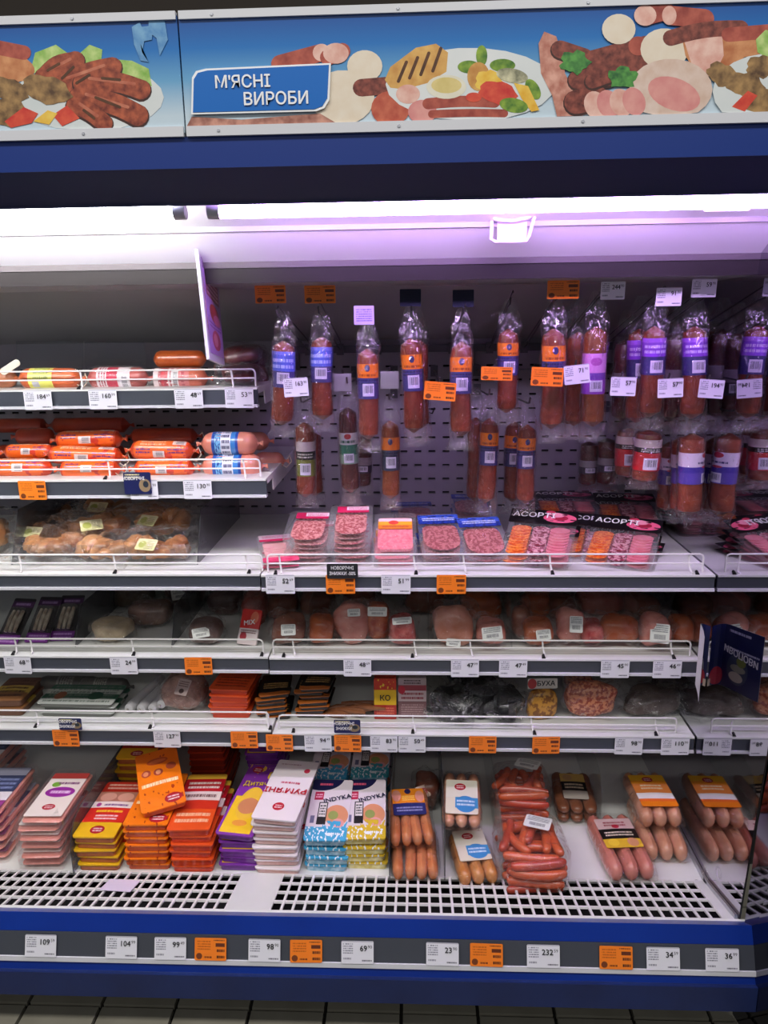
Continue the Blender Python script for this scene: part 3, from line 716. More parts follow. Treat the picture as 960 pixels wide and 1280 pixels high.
# promo cards tucked behind tags
def promo(x, y, Y, w, h, lines, label, navy=False, yaw=0):
    c = P(x, y, Y); r = root('promo_card', tuple(c), (rad(90), 0, rad(yaw))); tag(r, label, 'card')
    m = printmat('promo_navy', [(0, (28, 34, 84))], [('ell', .55, .1, .98, .7, (140, 120, 90)), ('txt', .05, .72, .6, .95, (230, 220, 160), 2), ('ell', .7, .3, .9, .6, (40, 50, 60))]) if navy else M('promo_black', (34, 34, 38), .5)
    ob('card', MB().slab(w, h, .0008, .002, seg=1, y0=-h/2).mesh('card', m, False), r)
    for i, s in enumerate(lines):
        me = text(s, .0105, WINK, .012); ob('lettering', me, r, (0 if not navy else -.008, h*.22-i*.0125, .0012), (0, 0, 0), (.82, 1, 1))
    return r
promo(428, 714, 1.5915, .068, .034, ('НОВОРІЧНІ', 'ЗНИЖКИ -50%'), 'black New Year discount card above an orange tag on sliced meat rail')
promo(88, 905, 1.620, .055, .030, ('НОВОРІЧНІ', 'ЗНИЖКИ'), 'navy discount card above the orange tag left of 127', True)
promo(434, 908, 1.620, .062, .034, ('НОВОРІЧНІ', 'ЗНИЖКИ'), 'navy discount card above the orange tag beside 94', True)
promo(172, 604, 1.6705, .062, .05, ('НОВОРІЧНІ',), 'navy discount card behind the tag reading 122', True)

# ------------------------------------------------------------------ hooks
barz = pz(436, 2.125)
bar = root('hook_bar', (.15, 2.125, barz)); tag(bar, 'dark horizontal bar carrying the upper row of hooks', 'bar')
wpart('rail', MB().box((.15, 2.132, barz), (.98, .012, .02)), HOOKM, bar, False)
for e in (-.33, .15, .62): wpart('mount', MB().box((e, 2.14, barz-.03), (.02, .012, .05)), HOOKM, bar, False)
HKN = [0]
def hook(X, Yt, zt, zb_, arm, label):
    r = root('display_hook', (X, 2.13, zb_)); tag(r, label, 'hook', 'wire hooks for hanging sausages')
    mb = MB().tube([(X, 2.12, zb_), (X, 2.08, zb_+.004), (X, Yt+.03, zt-.004), (X, Yt, zt), (X, Yt-.008, zt+.012)], .0022, 5)
    wpart('prong', mb, HOOKM, r)
    if arm: wpart('tag_arm', MB().tube([(X+.004, 2.12, zb_+.012), (X+.004, 2.06, zb_+.03), (X+.004, Yt-.01, arm), (X+.004, Yt-.014, arm-.004)], .0016, 5), HOOKM, r)
    wpart('foot_plate', MB().box((X, 2.119, zb_), (.02, .006, .03)), HOOKM, r, False)
    return r
# upper tags: (x, y, kind, price, description)
UT = [(338, 368, 'o', 'leftmost high orange hook tag'), (400, 368, 'o', 'second high orange hook tag from the left'), (455, 394, 'v', 'lilac hook tag above an orange-labelled sausage'), (513, 372, 'n', 'left one of two navy hook tags'), (579, 373, 'n', 'right one of two navy hook tags'),
      (704, 362, 'o', 'high orange hook tag right of the navy tags'), (766, 363, 'w', 'upper white hook tag reading 244'), (836, 371, 'w', 'tilted upper white hook tag reading 91'), (880, 360, 'w', 'upper white hook tag reading 59 close to the mirror')]
UP_ = {766: '244', 836: '91', 880: '59'}
for x, y, k, d in UT:
    Y = 1.612 if x in (455, 836) else 1.622 if x in (704, 880) else 1.64; c = P(x, y, Y)
    c.x = min(c.x, XM-.035)
    sc = {'n': (.68, .78, 1), 'v': (.64, .86, 1), 'o': (1.0, .82, 1), 'w': (.76, .82, 1)}[k]
    ptag(tuple(c), UP_.get(x, ''), k, d, (rad(94), 0, rad({836: -8, 400: 4}.get(x, 0))), sc, '90')
LT = [(370, 484, 'w', '163', 'white hook tag reading 163 at the left end of hanging sausages', -3), (428, 478, 'g', '', 'left one of two blank grey ticket pockets between sausages', 0), (487, 475, 'g', '', 'right one of two blank grey ticket pockets between sausages', 0), (550, 489, 'o', '', 'orange hook tag left of the fifth hanging sausage', 5),
      (621, 467, 'o', '', 'orange hook tag across the sixth hanging sausage', 2), (684, 471, 'o', '', 'orange hook tag across the seventh hanging sausage', 3), (721, 468, 'w', '71', 'white hook tag reading 71 beside the pink-labelled sausage', -6), (779, 483, 'w', '57', 'left white hook tag reading 57', 2), (838, 485, 'w', '57', 'right white hook tag reading 57', -2), (889, 486, 'w', '194', 'white hook tag reading 194 beside the mirror', 4)]
for x, y, k, pr, d, ry in LT:
    Y = 1.600 if x < 880 else 1.622; c = P(x, y, Y); c.x = min(c.x, XM-.027)
    sc = {'o': (1.02, .86, 1), 'w': (.8, .88, 1), 'g': (.64, .9, 1)}[k]
    if x == 621: sc = (1.0, .62, 1)
    Yt = Y if k != 'g' else 1.75
    if k == 'g': c = P(x, y, Yt)
    ptag(tuple(c), pr, k, d, (rad(88), rad(ry), 0), sc, '90')
    ht = hook(c.x, Yt+.02, c.z+.016, max(.9, min(barz-.06, c.z+.01)), None, 'wire arm behind the '+d.split(' at the left')[0])

# ------------------------------------------------------------------ hanging sausages in clear bags
CAS = {'red': M('smoked_casing', (112, 38, 26), .32, col2=(146, 64, 38), scale=55, bump=.25, bscale=90, coat=.2),
       'brown': M('brown_casing', (118, 50, 22), .32, col2=(150, 76, 36), scale=55, bump=.25, bscale=90, coat=.2),
       'dark': M('dark_casing', (66, 20, 22), .3, col2=(96, 36, 32), scale=50, bump=.3, bscale=80, coat=.3)}
def lab(name, bands, patches): return printmat(name, bands, patches, rough=.3, coat=.4)
bc = lambda v0, v1, u0=.42, u1=.6: ('bar', u0, v0, u1, v1, (226, 220, 240))
KL = {'orange': ('red', .46, .84, lab('orange_navy_label', [(0, (70, 64, 128)), (.6, (246, 132, 30))], [('txt', .3, .4, .7, .58, (40, 36, 84), 2), bc(.08, .44), ('ell', .46, .78, .54, .98, (60, 40, 110)), ('txt', .36, .62, .64, .74, (170, 70, 20), 1)]), 'orange and navy label'),
      'orange2': ('brown', .38, .80, lab('orange_slate_label', [(0, (62, 66, 92)), (.62, (240, 128, 30))], [('txt', .3, .4, .7, .58, (30, 30, 60), 2), bc(.08, .42), ('ell', .46, .78, .54, .98, (60, 40, 90))]), 'orange and slate label'),
      'blue': ('red', .46, .88, lab('blue_label', [(0, (74, 66, 130)), (.45, (86, 104, 220)), (.9, (120, 130, 230))], [bc(.1, .42), ('txt', .32, .5, .68, .84, (190, 200, 250), 2)]), 'blue label'),
      'purple': ('red', .48, .88, lab('purple_label', [(0, (60, 48, 120)), (.5, (140, 66, 214)), (.88, (170, 96, 232))], [bc(.06, .4), ('txt', .32, .56, .68, .84, (220, 190, 250), 2)]), 'violet label'),
      'pink': ('brown', .34, .74, lab('pink_label', [(0, (150, 70, 190)), (.36, (120, 66, 176)), (.52, (224, 150, 224))], [bc(.06, .34), ('ell', .42, .7, .58, .9, (190, 90, 190))]), 'pink and violet label'),
      'green': ('red', .30, .76, lab('green_label', [(0, (124, 132, 48)), (.48, (22, 22, 20)), (.72, (214, 200, 204))], [bc(.04, .38), ('txt', .36, .52, .64, .68, (220, 220, 210), 2)]), 'white, black and olive label'),
      'teal': ('dark', .36, .72, lab('teal_label', [(0, (140, 170, 150)), (.3, (44, 118, 92)), (.62, (206, 210, 206))], [bc(.04, .34), ('ell', .44, .8, .56, .98, (170, 40, 40)), ('txt', .36, .64, .64, .8, (40, 90, 70), 1)]), 'white and green label'),
      'white_red': ('red', .25, .85, lab('red_label', [(0, (196, 34, 44)), (.58, (26, 22, 24)), (.74, (226, 206, 206))], [bc(.04, .42), ('txt', .38, .6, .62, .72, (230, 226, 226), 2)]), 'red, black and white label'),
      'white_violet': ('red', .40, .78, lab('violet_white_label', [(0, (88, 64, 170)), (.36, (66, 44, 160)), (.55, (226, 212, 236))], [bc(.03, .34), ('ell', .42, .82, .58, 1.0, (196, 40, 70)), ('txt', .36, .62, .64, .74, (60, 50, 110), 1), ('ell', .42, .5, .58, .58, (206, 40, 80))]), 'white and violet label'),
      'plain': ('red', 0, 0, None, 'no label showing'), 'dark': ('dark', .3, .6, lab('dim_label', [(0, (60, 50, 70)), (.5, (150, 140, 150))], [bc(.1, .45)]), 'small dull label')}
SL = .19; SR = .0225
def hang_spec(kind, v):
    cas, a, b, lm, _ = KL[kind]; n = 16
    bend = (.003, -.002, .001)[v]
    cx = lambda t: bend*math.sin(math.pi*t)
    pts, rr = [], []
    for i in range(n+1):
        t = i/n; z = -SL/2+SL*t; d = min(t, 1-t)*SL
        r = SR*math.sqrt(max(.02, 1-(1-min(1, d/(SR*.9)))**2)); pts.append((cx(t), 0, z)); rr.append(r*(1+.03*math.sin(t*9+v)))
    sp = [('sausage', MB().loft(pts, rr, (1, 0, 0), (0, 1, 0), 16).mesh('sausage', CAS[cas]))]
    if lm:
        pp = [(cx(a+(b-a)*i/5), 0, -SL/2+SL*(a+(b-a)*i/5)) for i in range(6)]
        sp.append(('label', MB().loft(pp, [SR*1.06]*6, (1, 0, 0), (0, 1, 0), 20, caps=False).mesh('label', lm)))
    # bag: flat seal below, snug round the sausage, gathered and drawn up to the hook above
    prof_ = [(-SL/2-.030, .030, .003), (-SL/2-.026, .030, .004), (-SL/2-.012, .027, .010), (-SL/2+.01, .0265, .024), (-SL*.2, .0255, .0262), (0, .026, .026), (SL*.2, .0255, .0262), (SL/2-.012, .0265, .025), (SL/2+.008, .026, .016), (SL/2+.026, .023, .008), (SL/2+.044, .017, .005), (SL/2+.060, .012, .003), (SL/2+.066, .010, .002)]
    fine = []
    for (a0, b0, c0), (a1, b1, c1) in zip(prof_, prof_[1:]): fine += [(a0+(a1-a0)*q/2, b0+(b1-b0)*q/2, c0+(c1-c0)*q/2) for q in (0, 1)]
    prof_ = fine+[prof_[-1]]
    sp.append(('bag', MB().loft([(cx(.5)*.6, 0, z) for z, _, _ in prof_], [(p, q) for _, p, q in prof_], (1, 0, 0), (0, 1, 0), 30, wob=.0058, seed=v+len(kind), caps=False).mesh('bag', FILMV)))
    return sp
HS = {}
def hang(x, yT, yB, Y, kind, tilt, wpx, desc, yaw=0, lower=False):
    v = HKN[0] % 3; HKN[0] += 1
    if (kind, v) not in HS: HS[(kind, v)] = hang_spec(kind, v)
    top, bot = P(x, yT, Y), P(x, yB, Y); c = (top+bot)/2; L = top.z-bot.z
    k = L/SL; w = (P(x+wpx/2, (yT+yB)/2, Y).x-P(x-wpx/2, (yT+yB)/2, Y).x)/2/SR
    c.x = min(c.x, XM-.0265*w*1.1-.004)
    spawn('hanging_sausage', HS[(kind, v)], tuple(c), (rad(rnd.uniform(-2, 2)), rad(-tilt), rad(yaw)), desc, 'sausage', 'bagged sausages hanging on hooks', (w, w, k))
    return c, L/2+.060*k
cols = [  # x, top, bottom, Y, kind, tilt, width px, label, yaw
    (353, 426, 531, 1.68, 'blue', -4, 27, 'bagged hanging sausage with blue label behind the 163 tag'),
    (403, 421, 524, 1.70, 'blue', -1, 26, 'bagged hanging sausage with blue label, second from the left'),
    (460, 436, 549, 1.66, 'orange', 0, 25, 'bagged hanging sausage with orange label under the lilac tag'),
    (515, 423, 541, 1.68, 'orange', 2, 25, 'bagged hanging sausage with orange label under the left navy tag'),
    (577, 427, 545, 1.66, 'orange', 0, 26, 'bagged hanging sausage with orange label under the right navy tag'),
    (634, 411, 516, 1.70, 'orange', 0, 25, 'bagged hanging sausage behind the middle orange hook tag'),
    (690, 411, 536, 1.67, 'orange', 1, 28, 'bagged hanging sausage behind the right orange hook tag'),
    (743, 408, 533, 1.68, 'pink', 1, 28, 'bagged hanging sausage with pink label beside the 71 tag'),
    (815, 408, 521, 1.66, 'purple', 1, 28, 'bagged hanging sausage with violet label between the two 57 tags'),
    (866, 408, 523, 1.67, 'purple', 2, 29, 'bagged hanging sausage with violet label nearest the mirror')]
for q in cols:
    c, up = hang(*q)
    zt = c.z+up-.006
    hook(c.x, q[3]-.025, zt, barz, pz(q[1]-45, q[3]-.03), 'upper wire hook holding the %s' % q[7].replace('bagged ', ''))
for q in [(523, 424, 536, 1.77, 'plain', 1, 26, 'unlabelled hanging sausage half hidden behind the fourth one'), (720, 415, 532, 1.77, 'plain', 0, 27, 'unlabelled hanging sausage behind the pink-labelled one'), (712, 418, 530, 1.86, 'plain', 0, 27, 'rearmost unlabelled hanging sausage left of the pink-labelled one'),
          (781, 424, 526, 1.83, 'dark', 0, 28, 'dark hanging sausage above the left 57 tag'), (797, 411, 528, 1.75, 'purple', 1, 28, 'violet-labelled hanging sausage behind the one between the 57 tags'), (843, 418, 526, 1.77, 'dark', -1, 30, 'dark hanging sausage behind the right 57 tag'), (856, 415, 520, 1.86, 'plain', 0, 30, 'unlabelled hanging sausage at the rear near the mirror'), (872, 412, 522, 1.79, 'dark', 0, 30, 'dark hanging sausage tucked between the mirror and the violet-labelled one')]:
    hang(*q)
lowr = [(381, 528, 621, 1.78, 'green', -1, 23, 'lower hanging sausage with olive and black label'),
        (437, 509, 616, 1.76, 'teal', 1, 22, 'lower hanging sausage with white and green label'),
        (488, 526, 623, 1.76, 'orange2', 0, 22, 'lower single hanging sausage with orange label'),
        (609, 523, 628, 1.78, 'orange', -2, 22, 'front lower sausage of the pair under the middle orange tag'),
        (658, 531, 629, 1.78, 'orange', 0, 22, 'front lower sausage of the pair left of the right orange tag'),
        (808, 538, 602, 1.73, 'white_red', -2, 32, 'short thick hanging sausage with red and white label'),
        (866, 542, 643, 1.70, 'white_violet', 0, 30, 'large lower sausage with white and violet label turned to mirror', 62)]
for q in lowr:
    c, up = hang(*q)
    zt = c.z+up-.006
    hook(c.x, q[3]-.02, zt, zt-.02, None, 'lower wire hook for the %s' % q[7].replace('lower ', '').replace('hanging ', ''))
for q in [(392, 540, 619, 1.87, 'plain', 0, 22, 'hidden lower sausage behind the olive-labelled one'), (453, 544, 609, 1.86, 'dark', -2, 22, 'dark lower sausage beside the green-labelled one'), (594, 522, 626, 1.86, 'plain', 0, 22, 'rear lower sausage of the pair under the middle orange tag'),
          (642, 527, 627, 1.87, 'orange', 0, 22, 'rear lower sausage of the pair left of the right orange tag'), (735, 552, 607, 1.96, 'dark', 0, 22, 'left one of two dark short sausages at the back'), (758, 548, 606, 1.94, 'dark', 0, 24, 'right one of two dark short sausages at the back'),
          (786, 535, 596, 1.82, 'white_red', 0, 30, 'red-labelled short sausage behind the short thick one'), (835, 552, 638, 1.84, 'white_violet', 0, 24, 'rear lower sausage with white and violet label'), (850, 546, 640, 1.77, 'white_violet', 2, 24, 'middle lower sausage with white and violet label')]:
    hang(*q)
# small two-armed spare hook on the perforated panel
c = P(535, 510, 2.13); r = root('spare_hook', tuple(c)); tag(r, 'small dark anchor-shaped hook on the bare back panel', 'hook')
wpart('stem', MB().tube([(c.x, 2.135, c.z+.02), (c.x, 2.13, c.z-.025)], .002, 5), BLACK, r)
for s in (-1, 1): wpart('arm', MB().tube([(c.x, 2.13, c.z-.012), (c.x+s*.012, 2.122, c.z-.014), (c.x+s*.018, 2.12, c.z+.002)], .002, 5), BLACK, r)

# ------------------------------------------------------------------ product builders
def roll_mesh(L, r, mat, n=14, mi=16, seed=0, sag=.0, taper=1.0):
    pts, rr = [], []
    for i in range(n+1):
        t = i/n; d = min(t, 1-t)*L
        k = math.sqrt(max(.03, 1-(1-min(1, d/(r*taper)))**2)); pts.append((-L/2+L*t, 0, -sag*math.sin(math.pi*t))); rr.append(r*k*(1+.015*math.sin(t*14+seed)))
    return MB().loft(pts, rr, (0, 0, 1), (0, 1, 0), mi).mesh('casing', mat)
def sleeve(L, r, a, b, mat, name='label'):
    return MB().loft([(-L/2+L*(a+(b-a)*i/4), 0, 0) for i in range(5)], [r*1.02]*5, (0, 0, 1), (0, 1, 0), 18, caps=False).mesh(name, mat)
CLIPM = M('clip_metal', (190, 186, 180), .35, metal=.7)
def roll_spec(L, r, casing, label=None, la=.3, lb=.65, string=False, wrap=False, seed=0, ends=True):
    sp = [('casing', roll_mesh(L, r, casing, seed=seed))]
    if label: sp.append(('label', sleeve(L, r, la, lb, label)))
    if ends:
        for s in (-1, 1):
            sp.append(('end_knot', MB().loft([(s*(L/2-.004), 0, 0), (s*(L/2+.003), 0, 0), (s*(L/2+.005), 0, 0), (s*(L/2+.012), 0, -.001)], [r*.3, .003, .0035, (.007, .003)], (0, 0, 1), (0, 1, 0), 8).mesh('end_knot', casing)))
    if string: sp.append(('string', MB().tube([(L/2+.004, 0, 0), (L/2+.014, -.008, .012), (L/2+.02, -.012, -.004), (L/2+.008, -.016, -.02), (L/2-.004, -.018, -.012)], .0011, 4).mesh('string', TWINE)))
    if wrap:
        pr = [(-L/2-.028, r*1.1, .003), (-L/2-.016, r*1.0, .004), (-L/2-.004, r*.8, r*.6), (-L/2+.02, r*1.1, r*1.1), (0, r*1.12, r*1.1), (L/2-.02, r*1.1, r*1.1), (L/2+.004, r*.8, r*.6), (L/2+.016, r*1.0, .004), (L/2+.028, r*1.1, .003)]
        sp.append(('wrapper', MB().loft([(x, 0, 0) for x, _, _ in pr], [(a, b) for _, a, b in pr], (0, 0, 1), (0, 1, 0), 18, wob=.004, seed=seed, caps=False).mesh('wrapper', FILM2)))
    return sp
def roll(x0, x1, y0, y1, Y, spec_fn, label, group, name='sausage_roll', yaw=0, tilt=0, cat='sausage', dz=0):
    c = P((x0+x1)/2, (y0+y1)/2, Y); L = P(x1, (y0+y1)/2, Y).x-P(x0, (y0+y1)/2, Y).x; r = (P((x0+x1)/2, y0, Y).z-P((x0+x1)/2, y1, Y).z)/2
    return spawn(name, spec_fn(L*.94, r), (c.x, c.y, c.z+dz), (rad(rnd.uniform(-25, 25)), rad(tilt), rad(yaw)), label, cat, group)
# ---- uppermost left shelf
bol = M('boiled_casing', (190, 84, 42), .35, col2=(206, 110, 66), scale=30, coat=.3)
loafm = M('baked_loaf', (176, 84, 34), .3, col2=(150, 62, 22), scale=35, bump=.2, coat=.5)
yl = printmat('lime_label', [(0, (196, 96, 50)), (.06, (226, 224, 110)), (.94, (196, 96, 50))], [('txu', .5, .25, .75, .8, (150, 160, 90), 3), ('box', .38, .2, .48, .45, (190, 190, 200))], axis='v')
rl = printmat('crimson_label', [(0, (230, 214, 216)), (.3, (196, 36, 70)), (.62, (232, 220, 222))], [('txt', .1, .05, .9, .28, (170, 40, 60), 3), ('bar', .35, .68, .6, .95, (236, 232, 236))], axis='v')
pinkb = M('pink_casing', (206, 120, 96), .4, col2=(214, 140, 120), scale=20, coat=.3)
roll(-50, 24, 461, 485, 1.80, lambda L, r: roll_spec(L, r, M('tan_casing', (196, 124, 84), .4, coat=.3)), 'plain tan sausage at the far left of the uppermost shelf', 'sausages on the uppermost left shelf')
roll(22, 104, 460, 486, 1.79, lambda L, r: roll_spec(L, r, bol, yl, .18, .62, True), 'sausage with a lime yellow label on the uppermost shelf', 'sausages on the uppermost left shelf')
roll(108, 188, 459, 486, 1.80, lambda L, r: roll_spec(L, r, M('rose_casing', (180, 84, 78), .4, coat=.3), rl, .2, .75, False, True, 1), 'film-wrapped sausage with a crimson label on the uppermost shelf', 'sausages on the uppermost left shelf')
roll(190, 262, 460, 486, 1.80, lambda L, r: roll_spec(L, r, M('salmon_casing', (196, 96, 70), .4, coat=.3), printmat('pink_band_label', [(0, (226, 206, 206)), (.2, (206, 60, 70)), (.4, (230, 214, 214)), (.7, (206, 120, 120))], [('txt', .1, .1, .9, .9, (170, 60, 70), 5), ('bar', .3, .5, .6, .7, (230, 226, 226))], axis='v'), .05, .7, False, True, 2), 'film-wrapped sausage with a pink banded label under the baked loaf', 'sausages on the uppermost left shelf')
roll(190, 260, 438, 460, 1.83, lambda L, r: roll_spec(L, r*1.02, loafm, None, ends=False), 'brown baked meat loaf lying on a film-wrapped sausage', 'sausages on the uppermost left shelf', 'meat_loaf', cat='meat loaf')
darkm = M('dark_meat', (92, 34, 32), .35, col2=(60, 20, 22), scale=30, bump=.4, bscale=50, coat=.3)
def chunk_spec(r, meat, seed, e=.62, wrapk=1.1, sticker=None, film_=None, amp=.12, lab_at=None, lab_size=None, lab_rot=(rad(70), 0, 0), lumps=1):
    mb = MB(); rr_ = random.Random(int(seed*100))
    if lumps == 1: mb.blob((0, 0, 0), r, amp, 26, seed, 22, 14, 0, e)
    else:
        for i in range(lumps):
            fx = -.62+1.24*i/(lumps-1)
            mb.blob((fx*r[0], rr_.uniform(-.35, .1)*r[1], rr_.uniform(-.3, .35)*r[2]), (r[0]*rr_.uniform(.28, .45), r[1]*.7, r[2]*rr_.uniform(.5, .75)), .25, 45, seed+i, 14, 9)
    sp = [('meat', mb.mesh('meat', meat))]
    fb = MB().blob((0, 0, .001), (r[0]*wrapk*1.08, r[1]*wrapk, r[2]*wrapk*1.05), amp+.14, 38, seed+.37, 30, 18, 0, e)
    sp.append(('film_wrap', fb.mesh('film_wrap', film_ or FILM2)))
    if sticker:
        w, h = lab_size or (r[0]*.95, r[2]*.9); x, z = lab_at or (.0, .25)
        sp.append(('label', MB().slab(w, h, .001, .002, seg=1, y0=-h/2).mesh('label', sticker, False), (x*r[0], -r[1]*1.16, z*r[2]), lab_rot))
    return sp
stick = printmat('scale_sticker', [(0, (220, 222, 218))], [('txt', .08, .55, .92, .95, (90, 96, 100), 4), ('bar', .12, .08, .88, .5, (222, 224, 220))])
def chunk(x, y, rx, ry, Y, meat, label, group, name='meat_cut', cat='meat', seed=None, dz=None, deck=None, yaw=0, **k):
    c = P(x, y, Y); X = P(x+rx, y, Y).x-c.x; Z = c.z-P(x, y+ry, Y).z
    seed = seed if seed is not None else rnd.random()*50
    k.setdefault('e', .62)
    d = k.pop('depth', None) or min(.05, X*1.2)
    if deck is not None: c.z = max(c.z, deck+Z*1.02)
    return spawn(name, chunk_spec((X/1.05, d, Z/1.05), meat, seed, **k), tuple(c), (rad(0), rad(k.get('ry', 0) if False else 0), rad(yaw)), label, cat, group)
chunk(303, 443, 24, 12, 1.88, darkm, 'upper dark meat pack in crinkled film beside the poster board', 'dark meat packs')
chunk(300, 467, 24, 12, 1.80, darkm, 'lower dark meat pack in crinkled film beside the poster board', 'dark meat packs', film_=FILM3)
chunk(322, 470, 14, 14, 1.93, darkm, 'dark meat pack at the right rear of the uppermost shelf', 'dark meat packs')
chunk(320, 448, 14, 12, 1.97, darkm, 'dark meat pack lying high at the right rear of the uppermost shelf', 'dark meat packs')
o = ob('plastic_scraper', MB().slab(.016, .05, .003, .007, y0=-.025).mesh('plastic_scraper', M('cream_plastic', (226, 220, 200), .4), False), None, tuple(P(13, 459, 1.765)), (rad(80), rad(58), 0))
tag(o, 'cream plastic strip lying on the tan sausage', 'strip')
def sheet(pts, t, name, mat, label, cat, group=None):
    """thin panel through four world points, thickness t"""
    a, b, c, d = [Vector(p) for p in pts]; n = (b-a).cross(d-a).normalized()*t
    mb = MB(); mb.v = [tuple(p) for p in (a, b, c, d, a+n, b+n, c+n, d+n)]
    for q in ((0, 1, 2, 3), (7, 6, 5, 4), (0, 4, 5, 1), (1, 5, 6, 2), (2, 6, 7, 3), (3, 7, 4, 0)): mb.face(q, 0, [(0, 0), (1, 0), (1, 1), (0, 1)])
    ce = (a+c)/2; mb.v = [tuple(Vector(p)-ce) for p in mb.v]
    o = ob(name, mb.mesh(name, mat, False), None, tuple(ce))
    return tag(o, label, cat, group)
g1 = 'clear acrylic dividers'
sheet([P(24, 478, 1.97), P(104, 478, 1.97), P(104, 426, 1.97), P(20, 426, 1.97)], .002, 'shelf_divider', ACRYL, 'clear acrylic panel standing behind the lime-labelled sausage', 'divider', g1)
sheet([P(108, 478, 1.99), P(186, 478, 1.99), P(180, 427, 1.99), P(106, 427, 1.99)], .002, 'shelf_divider', ACRYL, 'clear acrylic panel standing behind the crimson-labelled sausage', 'divider', g1)
# ---- poster board standing on the uppermost shelf
q = [P(262, 449, 1.50), P(281, 457, 1.76), P(272, 345, 1.76), P(247, 308, 1.50)]
zb_ = SH['1'][1]+.06
br = root('poster_board', tuple(q[0])); tag(br, 'tall lilac poster board with meat pictures standing edge-on', 'sign')
def quadslab(pts, t, off=0):
    a, b, c, d = [Vector(p) for p in pts]; n = (b-a).cross(d-a).normalized()
    mb = MB(); mb.v = [tuple(p) for p in [p+n*off for p in (a, b, c, d)]+[p+n*(off+t) for p in (a, b, c, d)]]
    for f in ((3, 2, 1, 0), (4, 5, 6, 7), (0, 1, 5, 4), (1, 2, 6, 5), (2, 3, 7, 6), (3, 0, 4, 7)): mb.face(f, 0, [(0, 0), (1, 0), (1, 1), (0, 1)] if f != (3, 2, 1, 0) else [(0, 1), (1, 1), (1, 0), (0, 0)])
    return mb
def inset(pts, k):
    c = sum((Vector(p) for p in pts), Vector())/4; return [c+(Vector(p)-c)*k for p in pts]
qq = [q[1], q[0], q[3], q[2]]
wpart('frame', quadslab(qq, .006), ALUW, br, False)
pq = inset(q, .86)
pos = printmat('lilac_poster', [(0, (186, 150, 214)), (.9, (110, 60, 130))], [('ell', .2, .06, .8, .3, (190, 70, 90)), ('ell', .3, .1, .6, .26, (230, 150, 160)), ('ell', .2, .38, .8, .6, (176, 70, 60)), ('ell', .4, .36, .9, .5, (220, 120, 150)), ('box', .1, .64, .9, .88, (150, 60, 90)), ('txt', .15, .66, .85, .86, (240, 190, 210), 4), ('txt', .1, .3, .9, .38, (120, 70, 150), 2)])
for sgn in (1, -1):
    wpart('poster', quadslab(pq, .0008, .0012 if sgn > 0 else -.0085), pos, br, False)
# ---- orange and pink rolls on the second shelf
orc = printmat('orange_casing_print', [(0, (206, 64, 24)), (.1, (240, 104, 28)), (.9, (206, 64, 24))], [('dots', .3, .1, .95, .9, (206, 60, 40), 7, .6), ('bar', .42, .40, .55, .58, (226, 214, 210)), ('txu', .50, .14, .60, .36, (110, 50, 120), 2), ('txu', .50, .62, .60, .9, (110, 50, 120), 2), ('txu', .64, .2, .76, .6, (236, 190, 150), 2), ('bar', .66, .70, .78, .9, (230, 206, 196))], axis='v', rough=.3, coat=.5)
dor = M('shaded_orange_casing', (196, 66, 26), .3, col2=(160, 44, 24), scale=18, coat=.4)  # darker copy of the orange casing, shade of the rear rolls in its colour
OR = [(-12, 68, 573, 598, 1.75, 0, 'front orange sausage roll at the far left'), (72, 153, 576, 598, 1.745, 0, 'front orange sausage roll left of the dangling string'), (4, 70, 555, 575, 1.80, 0, 'orange sausage roll on the second layer at the far left'), (57, 157, 558, 581, 1.775, 2, 'orange sausage roll on the second layer left of the string'), (66, 156, 538, 561, 1.81, -1, 'topmost orange sausage roll of the left heap'),
      (160, 245, 551, 575, 1.76, 1, 'upper orange sausage roll beside the pink rolls'), (165, 246, 574, 597, 1.75, 0, 'lower orange sausage roll beside the pink rolls')]
for i, (a, b, c_, d, Y, tl_, lb_) in enumerate(OR):
    roll(a, b, c_, d, Y, lambda L, r: roll_spec(L, r, orc, None, 0, 0, i in (1, 3, 5), False, i), lb_, 'orange sausage rolls', tilt=tl_)
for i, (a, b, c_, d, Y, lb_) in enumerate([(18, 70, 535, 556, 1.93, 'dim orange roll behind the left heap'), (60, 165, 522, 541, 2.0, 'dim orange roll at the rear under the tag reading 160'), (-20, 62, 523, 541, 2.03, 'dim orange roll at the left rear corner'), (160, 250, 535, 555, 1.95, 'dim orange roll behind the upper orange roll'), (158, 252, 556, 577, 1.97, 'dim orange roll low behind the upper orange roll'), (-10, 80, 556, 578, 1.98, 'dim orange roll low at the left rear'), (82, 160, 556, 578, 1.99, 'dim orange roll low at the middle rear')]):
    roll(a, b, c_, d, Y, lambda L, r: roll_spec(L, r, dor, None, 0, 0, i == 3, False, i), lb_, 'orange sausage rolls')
pkc = M('pink_boiled_casing', (216, 130, 108), .35, col2=(222, 146, 124), scale=14, coat=.35)
pkl = printmat('blue_white_label', [(0, (40, 90, 170)), (.12, (120, 190, 226)), (.34, (230, 232, 240)), (.72, (60, 130, 200)), (.9, (30, 70, 160))], [('txu', .35, .38, .75, .68, (60, 60, 100), 5), ('dots', 0, 0, 1, .34, (30, 70, 150), 20, .55)], axis='v', rough=.3, coat=.4)
for a, b, c_, d, Y, lb_ in [(250, 325, 540, 569, 1.77, 'upper pink sausage roll with blue and white label'), (250, 331, 567, 598, 1.765, 'lower pink sausage roll with blue and white label'), (296, 338, 540, 563, 1.93, 'pink sausage roll half hidden behind the upper labelled one'), (316, 357, 565, 587, 1.90, 'pink sausage roll at the shelf end behind the lower labelled one')]:
    roll(a, b, c_, d, Y, lambda L, r: roll_spec(L, r, pkc, pkl if a < 260 else None, .22, .68, a > 310, False, 3), lb_, 'pink sausage rolls')
